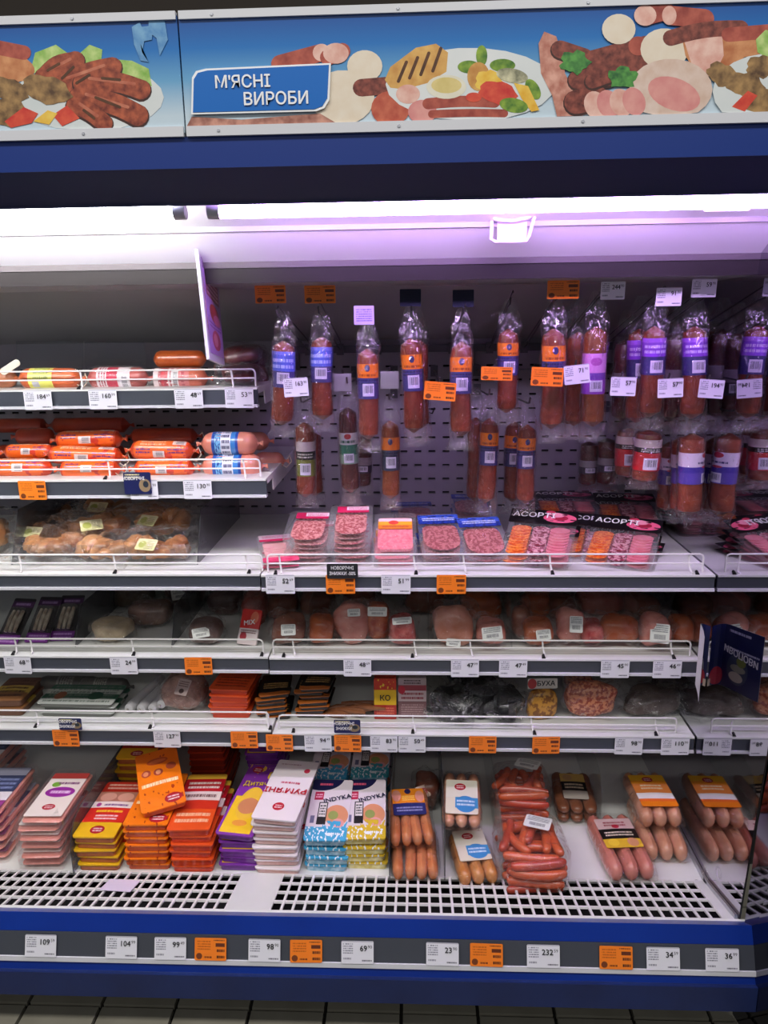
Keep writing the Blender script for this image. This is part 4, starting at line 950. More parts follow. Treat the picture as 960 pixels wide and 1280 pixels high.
# ---- bagged smoked meat in a clear tray, third shelf left
brn = [M('smoked_meat_a', (206, 146, 92), .35, col2=(130, 76, 42), scale=22, bump=.6, bscale=40, coat=.3), M('smoked_meat_b', (220, 166, 112), .35, col2=(150, 92, 52), scale=18, bump=.6, bscale=35, coat=.3)]
lim = printmat('pale_green_label', [(0, (206, 206, 150)), (.4, (222, 216, 176))], [('ell', .1, .2, .5, .8, (170, 176, 90)), ('txt', .5, .1, .9, .9, (140, 130, 90), 5)])
d3 = SH['3l'][1]
for i, (x, y, rx, ry, Y, lb_) in enumerate([(68, 690, 40, 16, 1.71, 'front left bag of smoked meat'), (130, 688, 36, 17, 1.70, 'front middle bag of smoked meat'), (198, 687, 40, 18, 1.71, 'front right bag of smoked meat'), (66, 666, 36, 18, 1.80, 'second-row left bag of smoked meat'), (128, 658, 42, 19, 1.79, 'second-row middle bag of smoked meat'), (205, 652, 38, 18, 1.82, 'second-row right bag of smoked meat'), (136, 634, 32, 14, 1.90, 'topmost bag of smoked meat'), (196, 638, 34, 14, 1.95, 'upper rear bag of smoked meat under the tag reading 130'), (62, 646, 32, 16, 1.95, 'upper rear left bag of smoked meat'), (-6, 672, 18, 24, 1.76, 'bag of smoked meat outside the tray at the left edge')]):
    chunk(x, y, rx, ry, Y, brn[i % 2], lb_+' in the clear tray' if i < 9 else lb_, 'bagged smoked meat', 'bagged_meat', 'bagged meat', seed=i*3.1, amp=.22, wrapk=1.16, sticker=lim if i in (3, 4, 5, 6, 2) else None, lab_at=(rnd.uniform(-.3, .3), .55), lab_size=(.05, .03), lab_rot=(rad(40), 0, rad(rnd.uniform(-30, 30))), depth=.055, lumps=5, deck=d3)
tr = root('clear_tray', tuple(PZ(125, 706, d3))); tag(tr, 'clear acrylic tray holding bags of smoked meat', 'tray')
f0, f1 = PZ(14, 706, d3+.002), PZ(246, 706, d3+.002)
for nm, pts in (('front_panel', [(f0.x, f0.y, d3+.002), (f1.x, f0.y, d3+.002), (f1.x, f0.y, d3+.05), (f0.x, f0.y, d3+.05)]), ('side_panel', [(f0.x, f0.y, d3+.002), (f0.x, 2.1, d3+.002), (f0.x, 2.1, d3+.12), (f0.x, f0.y+.06, d3+.12)]), ('side_panel', [(f1.x, f0.y, d3+.002), (f1.x, 2.1, d3+.002), (f1.x, 2.1, d3+.12), (f1.x, f0.y+.06, d3+.12)])):
    wpart(nm, quadslab(pts, .002), SMOKE if nm == 'side_panel' else ACRYL, tr, False)

# ---- sliced meat packs on the wide shelf
salm = M('salami_slices', (170, 62, 66), .4, col2=(222, 150, 146), scale=150, sharp=True, coat=.3)
salp = M('purple_salami', (140, 30, 60), .4, col2=(226, 170, 180), scale=120, sharp=True, coat=.3)
cho = M('chorizo_slices', (214, 84, 24), .4, col2=(240, 140, 60), scale=130, sharp=True, coat=.3)
hmm = M('ham_slices', (206, 96, 116), .4, col2=(226, 140, 150), scale=40, coat=.3)
hfat = M('ham_fat', (236, 206, 206), .4); rosy = M('rosy_mince', (226, 92, 116), .4, col2=(236, 150, 156), scale=130, coat=.3)
def discs(cx, y0, y1, n, rx, ry, z, tilt=12, seed=0, sq=1):
    mb = MB()
    for i in range(n):
        cy = y1-(y1-y0)*i/(n-1) if n > 1 else (y0+y1)/2; rings = []
        R3 = Matrix.Rotation(rad(-tilt), 3, 'X')
        for dz in (0, .0018):
            rings.append([Vector((cx, cy, z+.0004*i))+R3 @ Vector((rx*math.copysign(abs(math.cos(a))**sq, math.cos(a)), ry*math.copysign(abs(math.sin(a))**sq, math.sin(a)), dz)) for a in [2*math.pi*j/14 for j in range(14)]])
        mb.ring_loft(rings)
    return mb
TRAY = film('tray_film', haze=.06, bump=.25, bscale=25, base=.02, rough=.12)
def tray_spec(kind, w, l):
    sp = []
    if kind == 'assorted':
        for nm, cx, mt, n, rx in (('chorizo_slices', -w*.29, cho, 9, w*.15), ('salami_slices', 0, salp, 8, w*.13), ('ham_slices', w*.28, hmm, 9, w*.15)):
            sp.append((nm, discs(cx, l*.12, l*.62, n, rx, l*.10, .006, 14).mesh(nm, mt)))
        lb = MB().slab(w*1.02, l*.30, .0012, .003, y0=l*.70, z0=.0135)
        m = printmat('assorted_label', [(0, (20, 16, 20))], [('ell', .5, .12, .98, .8, (224, 96, 130)), ('ell', .62, .3, .86, .66, (160, 30, 60)), ('ell', .54, .5, .8, .86, (236, 150, 170)), ('dots', .5, .1, 1, .85, (20, 16, 20), 9, .62), ('ell', .52, .78, .66, .98, (206, 60, 90))])
        sp.append(('label', lb.mesh('label', m, False), (0, 0, 0), (0, 0, 0), [('lettering', text('АСОРТІ', .026, WINK, .02, 'LEFT'), (-w*.47, l*.87, .0152), (0, 0, 0))]))
    elif kind == 'salami':
        sp.append(('salami_slices', discs(0, l*.3, l*.62, 6, w*.36, l*.26, .005, 5, sq=.75).mesh('salami_slices', salm)))
        m = printmat('magenta_flag_label', [(0, (200, 30, 84))], [('box', .3, .35, 1, .95, (236, 214, 224)), ('txt', .35, .4, .95, .9, (200, 60, 110), 3)])
        sp.append(('label', MB().slab(w*.74, l*.2, .001, .003, y0=l*.72, z0=.013, x0=.004).mesh('label', m, False)))
    elif kind == 'rosy':
        sp.append(('ham_slices', MB().slab(w*.82, l*.78, .007, .012, y0=l*.1, z0=.003).mesh('ham_slices', rosy)))
        m = printmat('orange_rosy_label', [(0, (226, 130, 40)), (.35, (246, 170, 50)), (.7, (232, 200, 206))], [('ell', .3, .4, .6, .8, (226, 70, 60)), ('txt', .1, .1, .9, .35, (180, 60, 60), 2)])
        sp.append(('label', MB().slab(w*.8, l*.26, .001, .003, y0=l*.58, z0=.0125).mesh('label', m, False)))
    elif kind == 'blue':
        sp.append(('salami_slices', discs(0, l*.3, l*.58, 5, w*.42, l*.26, .005, 4).mesh('salami_slices', M('round_salami', (150, 60, 64), .4, col2=(196, 116, 116), scale=140, sharp=True, coat=.3))))
        m = printmat('blue_crinkle_label', [(0, (36, 60, 160)), (.5, (60, 90, 196))], [('dots', 0, 0, 1, 1, (20, 30, 90), 9, .55), ('txt', .1, .3, .9, .7, (200, 210, 240), 2)])
        sp.append(('label', MB().slab(w*.96, l*.24, .001, .003, y0=l*.72, z0=.013).mesh('label', m, False)))
    elif kind == 'magenta':
        sp.append(('ham_slices', discs(0, l*.2, l*.7, 6, w*.38, l*.2, .005, 5, sq=.7).mesh('ham_slices', M('pale_slices', (226, 150, 156), .4, col2=(236, 184, 180), scale=60, coat=.3))))
        m = printmat('magenta_label', [(0, (206, 36, 92)), (.3, (226, 200, 210))], [('txt', .1, .45, .9, .85, (190, 60, 110), 3)])
        sp.append(('label', MB().slab(w*.9, l*.22, .001, .003, y0=l*.76, z0=.013).mesh('label', m, False)))
        sp.append(('front_label', MB().slab(w*.96, l*.16, .001, .003, y0=0, z0=.013).mesh('front_label', M('magenta_strip', (206, 44, 92), .4, col2=(226, 90, 130), scale=60), False)))
    sp.append(('tray', MB().slab(w, l, .012, .014, seg=4).mesh('tray', TRAY)))
    return sp
TS = {}
d3r = SH['3r'][1]
def tray_stack(kind, w, l, front, back, Y, n, desc, group, t=.0125):
    key = (kind, w, l)
    if key not in TS: TS[key] = tray_spec(kind, w, l)
    a = P(*front, Y); b = P(*back, Y+l*.96); d = (b-a).normalized()
    yaw = math.atan2(-d.x, d.y); tl_ = math.asin(max(-.5, min(.6, d.z)))
    zt = max(a.z-.0125*math.cos(tl_), d3r+.004)
    zs_ = max(.25, min(1, (zt-d3r-.001)/max(1, n-1)/.0135))
    for k in range(n):
        f = k/(n-1) if n > 1 else 1
        z = d3r+.001+(zt-d3r-.001)*f; i = n-1-k
        lb_ = '%s pack in the stack, %s' % (desc, ordl(i)) if n > 1 else desc+' pack'
        j = (rnd.uniform(-.006, .006), rnd.uniform(-.005, .005)) if i else (0, 0)
        rx, ry, rz = tl_*f, 0, yaw+(rnd.uniform(-.07, .07) if i else 0)
        spawn('sliced_meat_pack', TS[key], (a.x+j[0], Y+j[1], z), (rx, ry, rz), lb_, 'meat pack', group, (1, 1, zs_ if i else 1))
tray_stack('magenta', .085, .15, (352, 702), (342, 668), 1.64, 2, 'magenta-labelled pale sliced ham', 'packs at the left end of the wide shelf')
tray_stack('salami', .105, .13, (381, 675), (391, 638), 1.66, 6, 'left mottled salami', 'stacked mottled salami packs')
tray_stack('salami', .100, .13, (438, 668), (440, 630), 1.66, 7, 'right mottled salami', 'stacked mottled salami packs')
tray_stack('rosy', .098, .145, (494, 690), (494, 638), 1.65, 5, 'rosy ham with orange label', 'stacked rosy ham packs')
tray_stack('blue', .10, .14, (556, 688), (545, 640), 1.66, 5, 'left blue-labelled round salami', 'stacked blue-labelled packs')
tray_stack('blue', .105, .14, (612, 693), (594, 642), 1.66, 4, 'right blue-labelled round salami', 'stacked blue-labelled packs')
tray_stack('assorted', .155, .18, (668, 696), (683, 634), 1.645, 4, 'left assorted sausage slices', 'stacked assorted slice packs')
tray_stack('assorted', .15, .18, (738, 694), (747, 642), 1.70, 4, 'half-covered assorted sausage slices', 'stacked assorted slice packs')
tray_stack('assorted', .155, .18, (769, 703), (788, 642), 1.645, 5, 'right assorted sausage slices', 'stacked assorted slice packs')
tray_stack('assorted', .155, .17, (712, 640), (702, 616), 1.90, 7, 'left rear assorted sausage slices', 'stacked assorted slice packs')
tray_stack('assorted', .155, .17, (790, 650), (778, 618), 1.90, 6, 'right rear assorted sausage slices', 'stacked assorted slice packs')
tray_stack('blue', .10, .14, (520, 646), (516, 628), 1.88, 7, 'rear left blue-labelled salami', 'stacked blue-labelled packs')
tray_stack('blue', .10, .14, (592, 640), (586, 618), 1.88, 8, 'rear right blue-labelled salami', 'stacked blue-labelled packs')

# ---- fourth shelf
d4 = SH['4r'][1]
gm = 'film-wrapped meat cuts'
MT = {'brown': M('cut_brown', (140, 84, 62), .4, col2=(110, 56, 42), scale=25, bump=.3, coat=.3), 'pink': M('cut_pink', (206, 140, 126), .4, col2=(180, 100, 92), scale=30, bump=.3, coat=.3), 'orange': M('cut_orange', (184, 98, 52), .35, col2=(160, 70, 36), scale=20, bump=.3, coat=.4), 'red': M('cut_red', (150, 52, 34), .4, col2=(196, 110, 70), scale=50, bump=.3, coat=.3), 'crim': M('cut_crimson', (156, 40, 44), .4, col2=(206, 110, 104), scale=55, bump=.3, coat=.3), 'ham': M('cut_ham', (220, 160, 146), .4, col2=(190, 110, 76), scale=14, bump=.2, coat=.3)}
for x, y, rx, ry, Y, m, lb_, ls, la in [
        (362, 786, 22, 18, 1.72, 'brown', 'brown meat cut with a tilted white sticker at the left end', (.034, .026), (.1, .4)), (403, 788, 16, 16, 1.73, 'orange', 'small orange meat cut right of the tilted sticker', None, None), (440, 778, 23, 24, 1.74, 'pink', 'pink meat cut in loose film above the tag reading 48', (.03, .018), (.2, .8)),
        (473, 776, 15, 22, 1.75, 'red', 'streaky red meat cut with a pale header label', (.046, .022), (0, .9)), (503, 786, 17, 18, 1.71, 'crim', 'crimson marbled meat cut with white header label', (.046, .016), (0, 1.05)), (566, 780, 26, 22, 1.73, 'ham', 'ham cut with a pale pink face', (.034, .018), (.0, -.7)), (613, 788, 18, 14, 1.71, 'pink', 'pale cut under a large white sticker', (.05, .03), (0, .35)),
        (650, 776, 12, 18, 1.76, 'brown', 'narrow brown cut left of the orange cuts', None, None), (672, 788, 20, 15, 1.72, 'orange', 'orange cut with a pale sticker above the right 47 tag', (.036, .024), (.2, .2)), (712, 780, 19, 20, 1.73, 'pink', 'tall pinkish cut with a leaning bar code sticker', (.03, .038), (.2, .4)), (738, 788, 14, 13, 1.72, 'crim', 'small rosy cut between stickered cuts', None, None),
        (772, 784, 26, 15, 1.73, 'orange', 'broad orange cut above the tag reading 45', None, None), (818, 786, 20, 19, 1.71, 'pink', 'cut with a big white bar code sticker above the tag reading 46', (.042, .044), (0, .15)), (851, 784, 15, 14, 1.73, 'orange', 'orange cut at the right end beside the leaflet', None, None)]:
    chunk(x, y, rx, ry, Y, MT[m], lb_, gm, deck=d4, sticker=stick if ls else None, lab_size=ls, lab_at=la, lab_rot=(rad(68), 0, rad(rnd.uniform(-20, 20))), amp=.14, wrapk=1.14, depth=.035)
for i, (x, y, rx, ry, m) in enumerate([(352, 764, 22, 14, 'brown'), (398, 766, 22, 14, 'brown'), (530, 772, 24, 16, 'brown'), (600, 766, 26, 16, 'orange'), (670, 760, 20, 14, 'orange'), (748, 760, 28, 13, 'pink'), (800, 764, 22, 14, 'brown'), (850, 762, 22, 14, 'crim'), (450, 760, 20, 14, 'brown'), (700, 764, 18, 14, 'brown')]):
    chunk(x, y, rx, ry, 1.90+.02*(i % 3), MT[m], ['rear brown cut at the left end', 'rear brown cut behind the small orange one', 'rear brown cut left of the ham', 'rear orange cut behind the pale sticker', 'rear orange cut behind the orange stickered one', 'rear pale pink cut above the rosy one', 'rear brown cut behind the big sticker', 'rear crimson cut at the right end', 'rear brown cut behind the pink one', 'rear brown cut behind the leaning sticker'][i]+' of the wrapped meat shelf', gm, deck=d4, depth=.05)
# left half: purple blister packs, a few scattered packs
pp = printmat('purple_blister', [(0, (110, 40, 130)), (.2, (26, 22, 26)), (.4, (40, 36, 38)), (.8, (70, 26, 80)), (.93, (30, 20, 34))], [('txt', .1, .02, .9, .18, (190, 140, 210), 2), ('box', .12, .22, .88, .78, (50, 44, 44)), ('txt', .15, .82, .85, .92, (170, 130, 190), 1)])
sticks = M('pale_sticks', (190, 180, 160), .4, col2=(120, 96, 76), scale=60, coat=.3)
d4l = SH['4l'][1]
for i, (x, y) in enumerate([(12, 803), (44, 805), (72, 806)]):
    c = PZ(x, y, d4l); w, l = .058, .13
    sp = [('card', MB().slab(w, l, .002, .003).mesh('card', pp, False)), ('blister', MB().slab(w*.8, l*.55, .014, .01, y0=l*.2, z0=.002).mesh('blister', FILM))]
    for s in (-1, 0, 1): sp.append(('meat_stick', MB().loft([(s*w*.2, l*.24, .007), (s*w*.2, l*.5, .008), (s*w*.2, l*.7, .007)], [.004, .0055, .004], (1, 0, 0), (0, 0, 1), 8).mesh('meat_stick', sticks)))
    spawn('blister_pack', sp, (c.x, 1.70+.012*i, d4l+.002), (rad(38), 0, rad(-6+4*i)), ['left', 'middle', 'right'][i]+' one of three black and purple blister packs', 'meat pack', 'purple blister packs')
for x, y, rx, ry, Y, col, lb_, ls in [(142, 788, 24, 13, 1.74, (206, 184, 150), 'pale beige cheese-like pack alone in the middle of the left shelf', None), (190, 782, 26, 14, 1.84, (130, 96, 84), 'dim flat pack behind the pale beige one', None), (170, 770, 24, 14, 1.98, (110, 90, 70), 'dim pack at the left rear of the purple box shelf', None), (258, 790, 20, 14, 1.73, (120, 90, 84), 'pack with a dark grey sticker right of the orange tag', (.04, .024)), (235, 770, 26, 14, 1.98, (110, 84, 80), 'dim pack with pale paper at the rear of the purple box shelf', (.05, .03)), (285, 772, 22, 14, 1.92, (100, 70, 66), 'dim pack behind the red and white one', None), (320, 775, 16, 20, 1.84, (150, 70, 62), 'reddish pack at the right end of the purple box shelf', None)]:
    chunk(x, y, rx, ry, Y, M('pack_%d_%d' % (x, y), col, .4, col2=tuple(int(v*.7) for v in col), scale=20, coat=.3), lb_, 'scattered packs', deck=d4l, depth=.04, sticker=stick if ls else None, lab_size=ls, lab_at=(0, .4), lab_rot=(rad(50), 0, rad(25)))
c = PZ(310, 806, d4l); mixm = printmat('mix_label', [(0, (226, 210, 210)), (.45, (206, 40, 36))], [('ell', .1, .1, .45, .35, (170, 50, 60)), ('txt', .1, .3, .9, .42, (120, 60, 60), 2), ('ell', .5, .6, .9, .95, (226, 120, 90))])
sp = [('pouch', MB().slab(.05, .085, .006, .004, dome=.004).mesh('pouch', mixm, False), (0, 0, 0), (0, 0, 0), [('lettering', text('MIX', .017, WINK, .02), (0, .052, .0105), (0, 0, rad(12)))])]
spawn('snack_pouch', sp, (c.x, 1.70, d4l+.004), (rad(58), 0, rad(-14)), 'leaning red and white pouch lettered MIX', 'pouch')
# ---- acrylic dividers of the fourth shelf
for x, lb_ in ((95, 'smoky divider right of the purple blister packs'), (215, 'smoky divider in the middle of the purple box shelf')):
    X = P(x, 800, 1.70).x
    sheet([(X, 1.69, d4l+.001), (X, 2.12, d4l+.001), (X, 2.12, d4l+.09), (X, 1.74, d4l+.09)], .002, 'shelf_divider', SMOKE, lb_, 'divider', g1)
for x, lb_ in ((385, 'divider left of the small orange cut'), (535, 'divider left of the ham cut'), (640, 'divider left of the orange cuts'), (800, 'divider left of the big sticker cut')):
    X = P(x, 790, 1.70).x
    sheet([(X, 1.70, d4+.001), (X, 2.12, d4+.001), (X, 2.12, d4+.10), (X, 1.74, d4+.10)], .002, 'shelf_divider', ACRYL, lb_, 'divider', g1)
# ---- fifth shelf
d5 = SH['5l'][1]; d5r = SH['5r'][1]
greyt = M('grey_foil_tube', (112, 108, 104), .35, col2=(86, 84, 82), scale=20, coat=.3)
for i, (a, b, c_, d, Y, lb_) in enumerate([(44, 130, 846, 868, 1.86, 'left long grey sausage tube'), (96, 164, 848, 868, 1.84, 'right long grey sausage tube'), (60, 150, 842, 856, 1.98, 'rear long grey sausage tube')]):
    roll(a, b, c_, d, Y, lambda L, r: roll_spec(L, r, greyt, printmat('grey_tube_label', [(0, (150, 148, 140))], [('bar', .3, .1, .6, .9, (170, 168, 160)), ('txt', .1, .1, .9, .9, (90, 88, 84), 5)], axis='u'), .35, .6), lb_+' on the fifth shelf', 'grey sausage tubes', dz=.0)
def flat_spec(key, w, l, t, top, body, lets=(), wave=.0012, tray=.72):
    sp = [('tray', MB().slab(w*.94, l*.97, t*tray, .008, seg=3, y0=l*.015, wave=wave*.5, seed=1).mesh('tray', body)),
          ('sleeve', MB().slab(w, l, t*.2, .006, seg=3, z0=t*tray, wave=wave, wf=70, dome=t*.12).mesh('sleeve', top), (0, 0, 0), (0, 0, 0),
           [('lettering', text(s, size, m, b), (x*w, y*l, t*(tray+.2)+t*.12+.0012), (0, 0, rad(r))) for s, size, m, b, x, y, r in lets])]
    return sp
def flat_stack(name, spec, n, t, X, Y, z0, desc, group, yaw=0, jit=.004, cat='sausage pack', top=None, tilt=0, dy=0):
    for k in range(n):
        i = n-1-k; jx, jy, jr = (rnd.uniform(-jit, jit), rnd.uniform(-jit, jit), rnd.uniform(-2.5, 2.5))
        loc = (X+jx, Y+jy+dy*k, z0+k*t); rot = (rad(tilt*k/max(1, n-1)), 0, rad(yaw+jr))
        if i == 0 and top: loc = (X+top[0], Y+top[1], z0+k*t+(top[4] if len(top) > 4 else 0)); rot = (rad(top[2]), rad(top[5]) if len(top) > 5 else 0, rad(top[3]))
        spawn(name, spec, loc, rot, '%s, %s' % (desc, ordl(i)), cat, group)
gsp = flat_spec('g', .19, .10, .012, printmat('green_white_pack', [(0, (206, 210, 204)), (.25, (44, 92, 70)), (.5, (190, 196, 186)), (.75, (60, 104, 84))], [('txt', .05, .05, .95, .95, (120, 130, 120), 6), ('ell', .15, .2, .3, .6, (150, 90, 60)), ('ell', .6, .2, .8, .6, (40, 80, 60))]), M('grey_tray', (110, 112, 106), .4))
flat_stack('sliced_meat_pack', gsp, 3, .0125, P(97, 880, 1.70).x, 1.69, d5+.001, 'flat green and white pack below the grey tubes', 'green and white packs', cat='meat pack')
ssp = flat_spec('b', .085, .12, .022, printmat('brown_yellow_pack', [(0, (150, 100, 60)), (.3, (206, 170, 70)), (.6, (120, 80, 60))], [('txt', .1, .1, .9, .9, (90, 50, 40), 5)]), M('brown_tray', (110, 74, 56), .4))
flat_stack('sausage_pack', ssp, 2, .023, P(12, 885, 1.71).x, 1.69, d5+.001, 'brown yellow-labelled pack at the left end of the fifth shelf', 'brown packs of the fifth shelf')
whm = M('white_tube', (196, 194, 196), .4)
for i, (x, y) in enumerate([(163, 879), (178, 877), (192, 878), (203, 872)]):
    c = P(x, y, 1.72); mb = MB().loft([(0, 0, 0), (0, .004, 0), (0, .02, 0), (0, .17, 0), (0, .18, 0)], [.004, .011, .0135, .0135, .004], (1, 0, 0), (0, 0, 1), 14)
    spawn('sausage_tube', [('tube', mb.mesh('tube', whm)), ('end_clip', MB().loft([(0, .001, 0), (0, -.006, 0)], [.003, .004], (1, 0, 0), (0, 0, 1), 8).mesh('end_clip', CLIPM))], (c.x, 1.70, d5+.0145+(.012 if i == 3 else 0)), (0, 0, rad(-10)), ['leftmost', 'second', 'third', 'rightmost'][i]+' of four white sausage tubes lying end-on', 'sausage', 'white sausage tubes')
chunk(232, 872, 26, 20, 1.75, M('speckled_pink', (170, 130, 116), .4, col2=(120, 84, 76), scale=60, bump=.3, coat=.3), 'bag of pinkish crumbly meat left of the orange packs', 'bags of the fifth shelf', 'bagged_meat', 'bagged meat', deck=d5, sticker=printmat('brown_flag', [(0, (170, 150, 146))], [('ell', .3, .1, .7, .4, (60, 40, 40)), ('txt', .1, .5, .9, .9, (90, 60, 60), 3)]), lab_size=(.035, .04), lab_at=(.3, .8), lab_rot=(rad(45), 0, rad(-20)))
osp = flat_spec('o', .098, .14, .015, printmat('deep_orange_pack', [(0, (226, 84, 34)), (.5, (206, 66, 30))], [('txt', .1, .1, .9, .5, (150, 40, 20), 4)]), M('red_orange_tray', (196, 60, 26), .35, coat=.4), wave=.003)
flat_stack('sausage_pack', osp, 5, .0155, P(286, 896, 1.68).x, 1.685, d5+.001, 'orange pack on the fifth shelf', 'orange packs of the fifth shelf', yaw=-3)
bsp = flat_spec('k', .075, .11, .009, printmat('black_gold_pack', [(0, (180, 100, 40)), (.15, (24, 20, 20)), (.7, (60, 24, 20))], [('txt', .1, .3, .9, .6, (190, 150, 90), 3)]), M('black_tray', (34, 24, 22), .35, coat=.4), wave=.004)
flat_stack('snack_pouch', bsp, 6, .0118, P(341, 893, 1.69).x, 1.69, d5r+.001, 'black and gold pouch above the leftmost orange tag', 'black and gold pouches', jit=.006, cat='pouch', yaw=4)
flat_stack('snack_pouch', bsp, 7, .0118, P(390, 893, 1.70).x, 1.70, d5r+.001, 'black and gold pouch above the tag reading 94', 'black and gold pouches', jit=.008, cat='pouch', yaw=-4)
stm = M('brown_sticks', (124, 72, 44), .4, col2=(156, 98, 60), scale=30, bump=.4, coat=.3)
for i in range(9):
    x = 412+i*6; c = P(x, 884-(i % 3)*5, 1.72)
    mb = MB().loft([(-.045, 0, 0), (-.02, .002, .002), (.02, -.002, .001), (.045, 0, 0)], [.0035, .006, .006, .003], (0, 0, 1), (0, 1, 0), 8)
    o = ob('dried_stick', mb.mesh('dried_stick', stm), None, (c.x, 1.71+.008*(i % 4), d5r+.007+.009*(i//3)), (0, rad(rnd.uniform(-6, 6)), rad(rnd.uniform(-25, 25)))); tag(o, 'brown dried meat stick in the heap left of the yellow box', 'meat stick', 'dried meat sticks')
def carton(x0, x1, y0, y1, Y, m, lets, label, d=.03):
    a, b = P(x0, y1, Y), P(x1, y0, Y); w, h = b.x-a.x, b.z-max(a.z, d5r+.001)
    mb = MB().slab(w, h, d, .002, seg=1)
    sp = [('carton', mb.mesh('carton', m, False), (0, d, 0), (rad(90), 0, 0), [('lettering', text(s, sz, mm, .02), (x*w, y*h, d+.0006), (0, 0, 0)) for s, sz, mm, x, y in lets])]
    spawn('carton', sp, ((a.x+b.x)/2, Y, d5r+.001), (rad(-4), 0, 0), label, 'box')
carton(468, 495, 850, 904, 1.70, printmat('red_yellow_box', [(0, (176, 44, 34)), (.35, (236, 190, 30)), (.72, (200, 60, 40))], [('txt', .1, .05, .9, .3, (226, 120, 90), 4), ('dots', .1, .75, .9, .98, (240, 200, 60), 9, .6)]), [('КО', .019, INK, 0, .52)], 'upright red and yellow snack box lettered in black')
carton(498, 533, 849, 904, 1.705, printmat('dusky_pink_box', [(0, (120, 84, 86)), (.42, (206, 184, 184)), (.68, (150, 60, 70)), (.82, (170, 150, 152))], [('txt', .1, .45, .9, .66, (150, 50, 60), 2), ('txt', .1, .08, .9, .36, (170, 140, 140), 5), ('txt', .2, .84, .8, .96, (60, 40, 40), 2), ('ell', 0, .6, .25, .8, (190, 40, 60))]), [], 'upright dusky pink box beside the yellow one')
blk = M('black_bag', (18, 17, 18), .25, col2=(30, 28, 30), scale=30, bump=.8, bscale=60, coat=.6)
for i, (x, y, rx, ry, Y) in enumerate([(562, 878, 26, 16, 1.72), (600, 876, 26, 18, 1.75), (632, 878, 22, 16, 1.72), (590, 866, 30, 14, 1.85)]):
    chunk(x, y, rx, ry, Y, blk, ['left', 'middle', 'right', 'rear'][i]+' glossy black snack bag on the fifth shelf', 'black snack bags', 'snack_bag', 'bag', deck=d5r, amp=.3)
yb = M('yellow_snack', (196, 140, 50), .4, col2=(130, 80, 24), scale=90, sharp=True, bump=.4, coat=.4)
c = P(677, 873, 1.72); sp = [('pouch', MB().blob((0, 0, .035), (.038, .018, .04), .08, 20, 2, 16, 10, 0, .6).mesh('pouch', yb)), ('header', MB().slab(.072, .026, .002, .002, seg=1).mesh('header', printmat('header_card', [(0, (206, 200, 190))], [('ell', 0, 0, .3, 1, (176, 60, 60))]), False), (0, 0, .076), (rad(86), 0, 0), [('lettering', text('БУХА', .017, INK, .02), (.008, .013, .0026), (0, 0, 0))])]
spawn('snack_pouch', sp, (c.x, 1.715, d5r+.002), (0, 0, rad(4)), 'yellow snack pouch with a pale header card lettered in black', 'pouch')
nut = M('red_nuts', (150, 60, 36), .35, col2=(206, 130, 90), scale=130, sharp=True, bump=.6, coat=.5)
chunk(738, 872, 32, 20, 1.72, nut, 'clear bag of reddish nuts left of the tag reading 98', 'bags of the fifth shelf', 'snack_bag', 'bag', deck=d5r, depth=.025, e=.6)
chunk(722, 860, 18, 12, 1.86, nut, 'rear clear bag of reddish nuts', 'bags of the fifth shelf', 'snack_bag', 'bag', deck=d5r, depth=.03)
gb_ = M('dull_grey_meat', (98, 84, 78), .4, col2=(70, 56, 52), scale=30, coat=.3)
chunk(815, 880, 36, 15, 1.74, gb_, 'crinkled clear bag of greyish meat above the tag reading 98', 'bags of the fifth shelf', 'bagged_meat', 'bagged meat', deck=d5r, amp=.25, depth=.04)
chunk(836, 868, 18, 16, 1.82, gb_, 'greyish clear bag leaning at the mirror end', 'bags of the fifth shelf', 'bagged_meat', 'bagged meat', deck=d5r, amp=.25, depth=.03)
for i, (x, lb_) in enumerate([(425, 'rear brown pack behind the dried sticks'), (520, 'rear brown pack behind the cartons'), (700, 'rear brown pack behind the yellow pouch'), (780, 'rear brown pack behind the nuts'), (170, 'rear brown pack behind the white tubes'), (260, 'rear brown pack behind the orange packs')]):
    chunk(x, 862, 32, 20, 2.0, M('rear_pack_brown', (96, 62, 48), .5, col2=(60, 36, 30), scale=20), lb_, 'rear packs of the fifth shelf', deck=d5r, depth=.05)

# ---- leaflet curling off the mirror: its printed side faces the mirror
prf = [(XM-.002, 1.600), (XM-.012, 1.602), (XM-.020, 1.600), (XM-.027, 1.592), (XM-.031, 1.578), (XM-.037, 1.555), (XM-.044, 1.53), (XM-.052, 1.505), (XM-.060, 1.48)]
z0_, z1_ = pz(858, 1.6, 884), pz(783, 1.6, 884)
mbp, mbw = MB(), MB()
n = len(prf)
acc = [0]
for i in range(1, n): acc.append(acc[-1]+math.hypot(prf[i][0]-prf[i-1][0], prf[i][1]-prf[i-1][1]))
rows_ = []
for i, (x, y) in enumerate(prf):
    f = i/(n-1); rows_.append((Vector((x, y, z0_+.024*f)), Vector((x, y, z1_+.026*f))))
for i in range(n-1):
    u0, u1 = acc[i]/acc[-1], acc[i+1]/acc[-1]
    a, b = rows_[i], rows_[i+1]
    mbp.quad(a[0], b[0], b[1], a[1], 0, ((u0, 0), (u1, 0), (u1, 1), (u0, 1)))
    nn = Vector((-.0006, .0002, 0)); mbw.quad(a[0]+nn, b[0]+nn, b[1]+nn, a[1]+nn)
lf = root('leaflet', (XM-.03, 1.55, z0_)); tag(lf, 'navy leaflet with white back curling off the mirror beside the 46 tag', 'leaflet')
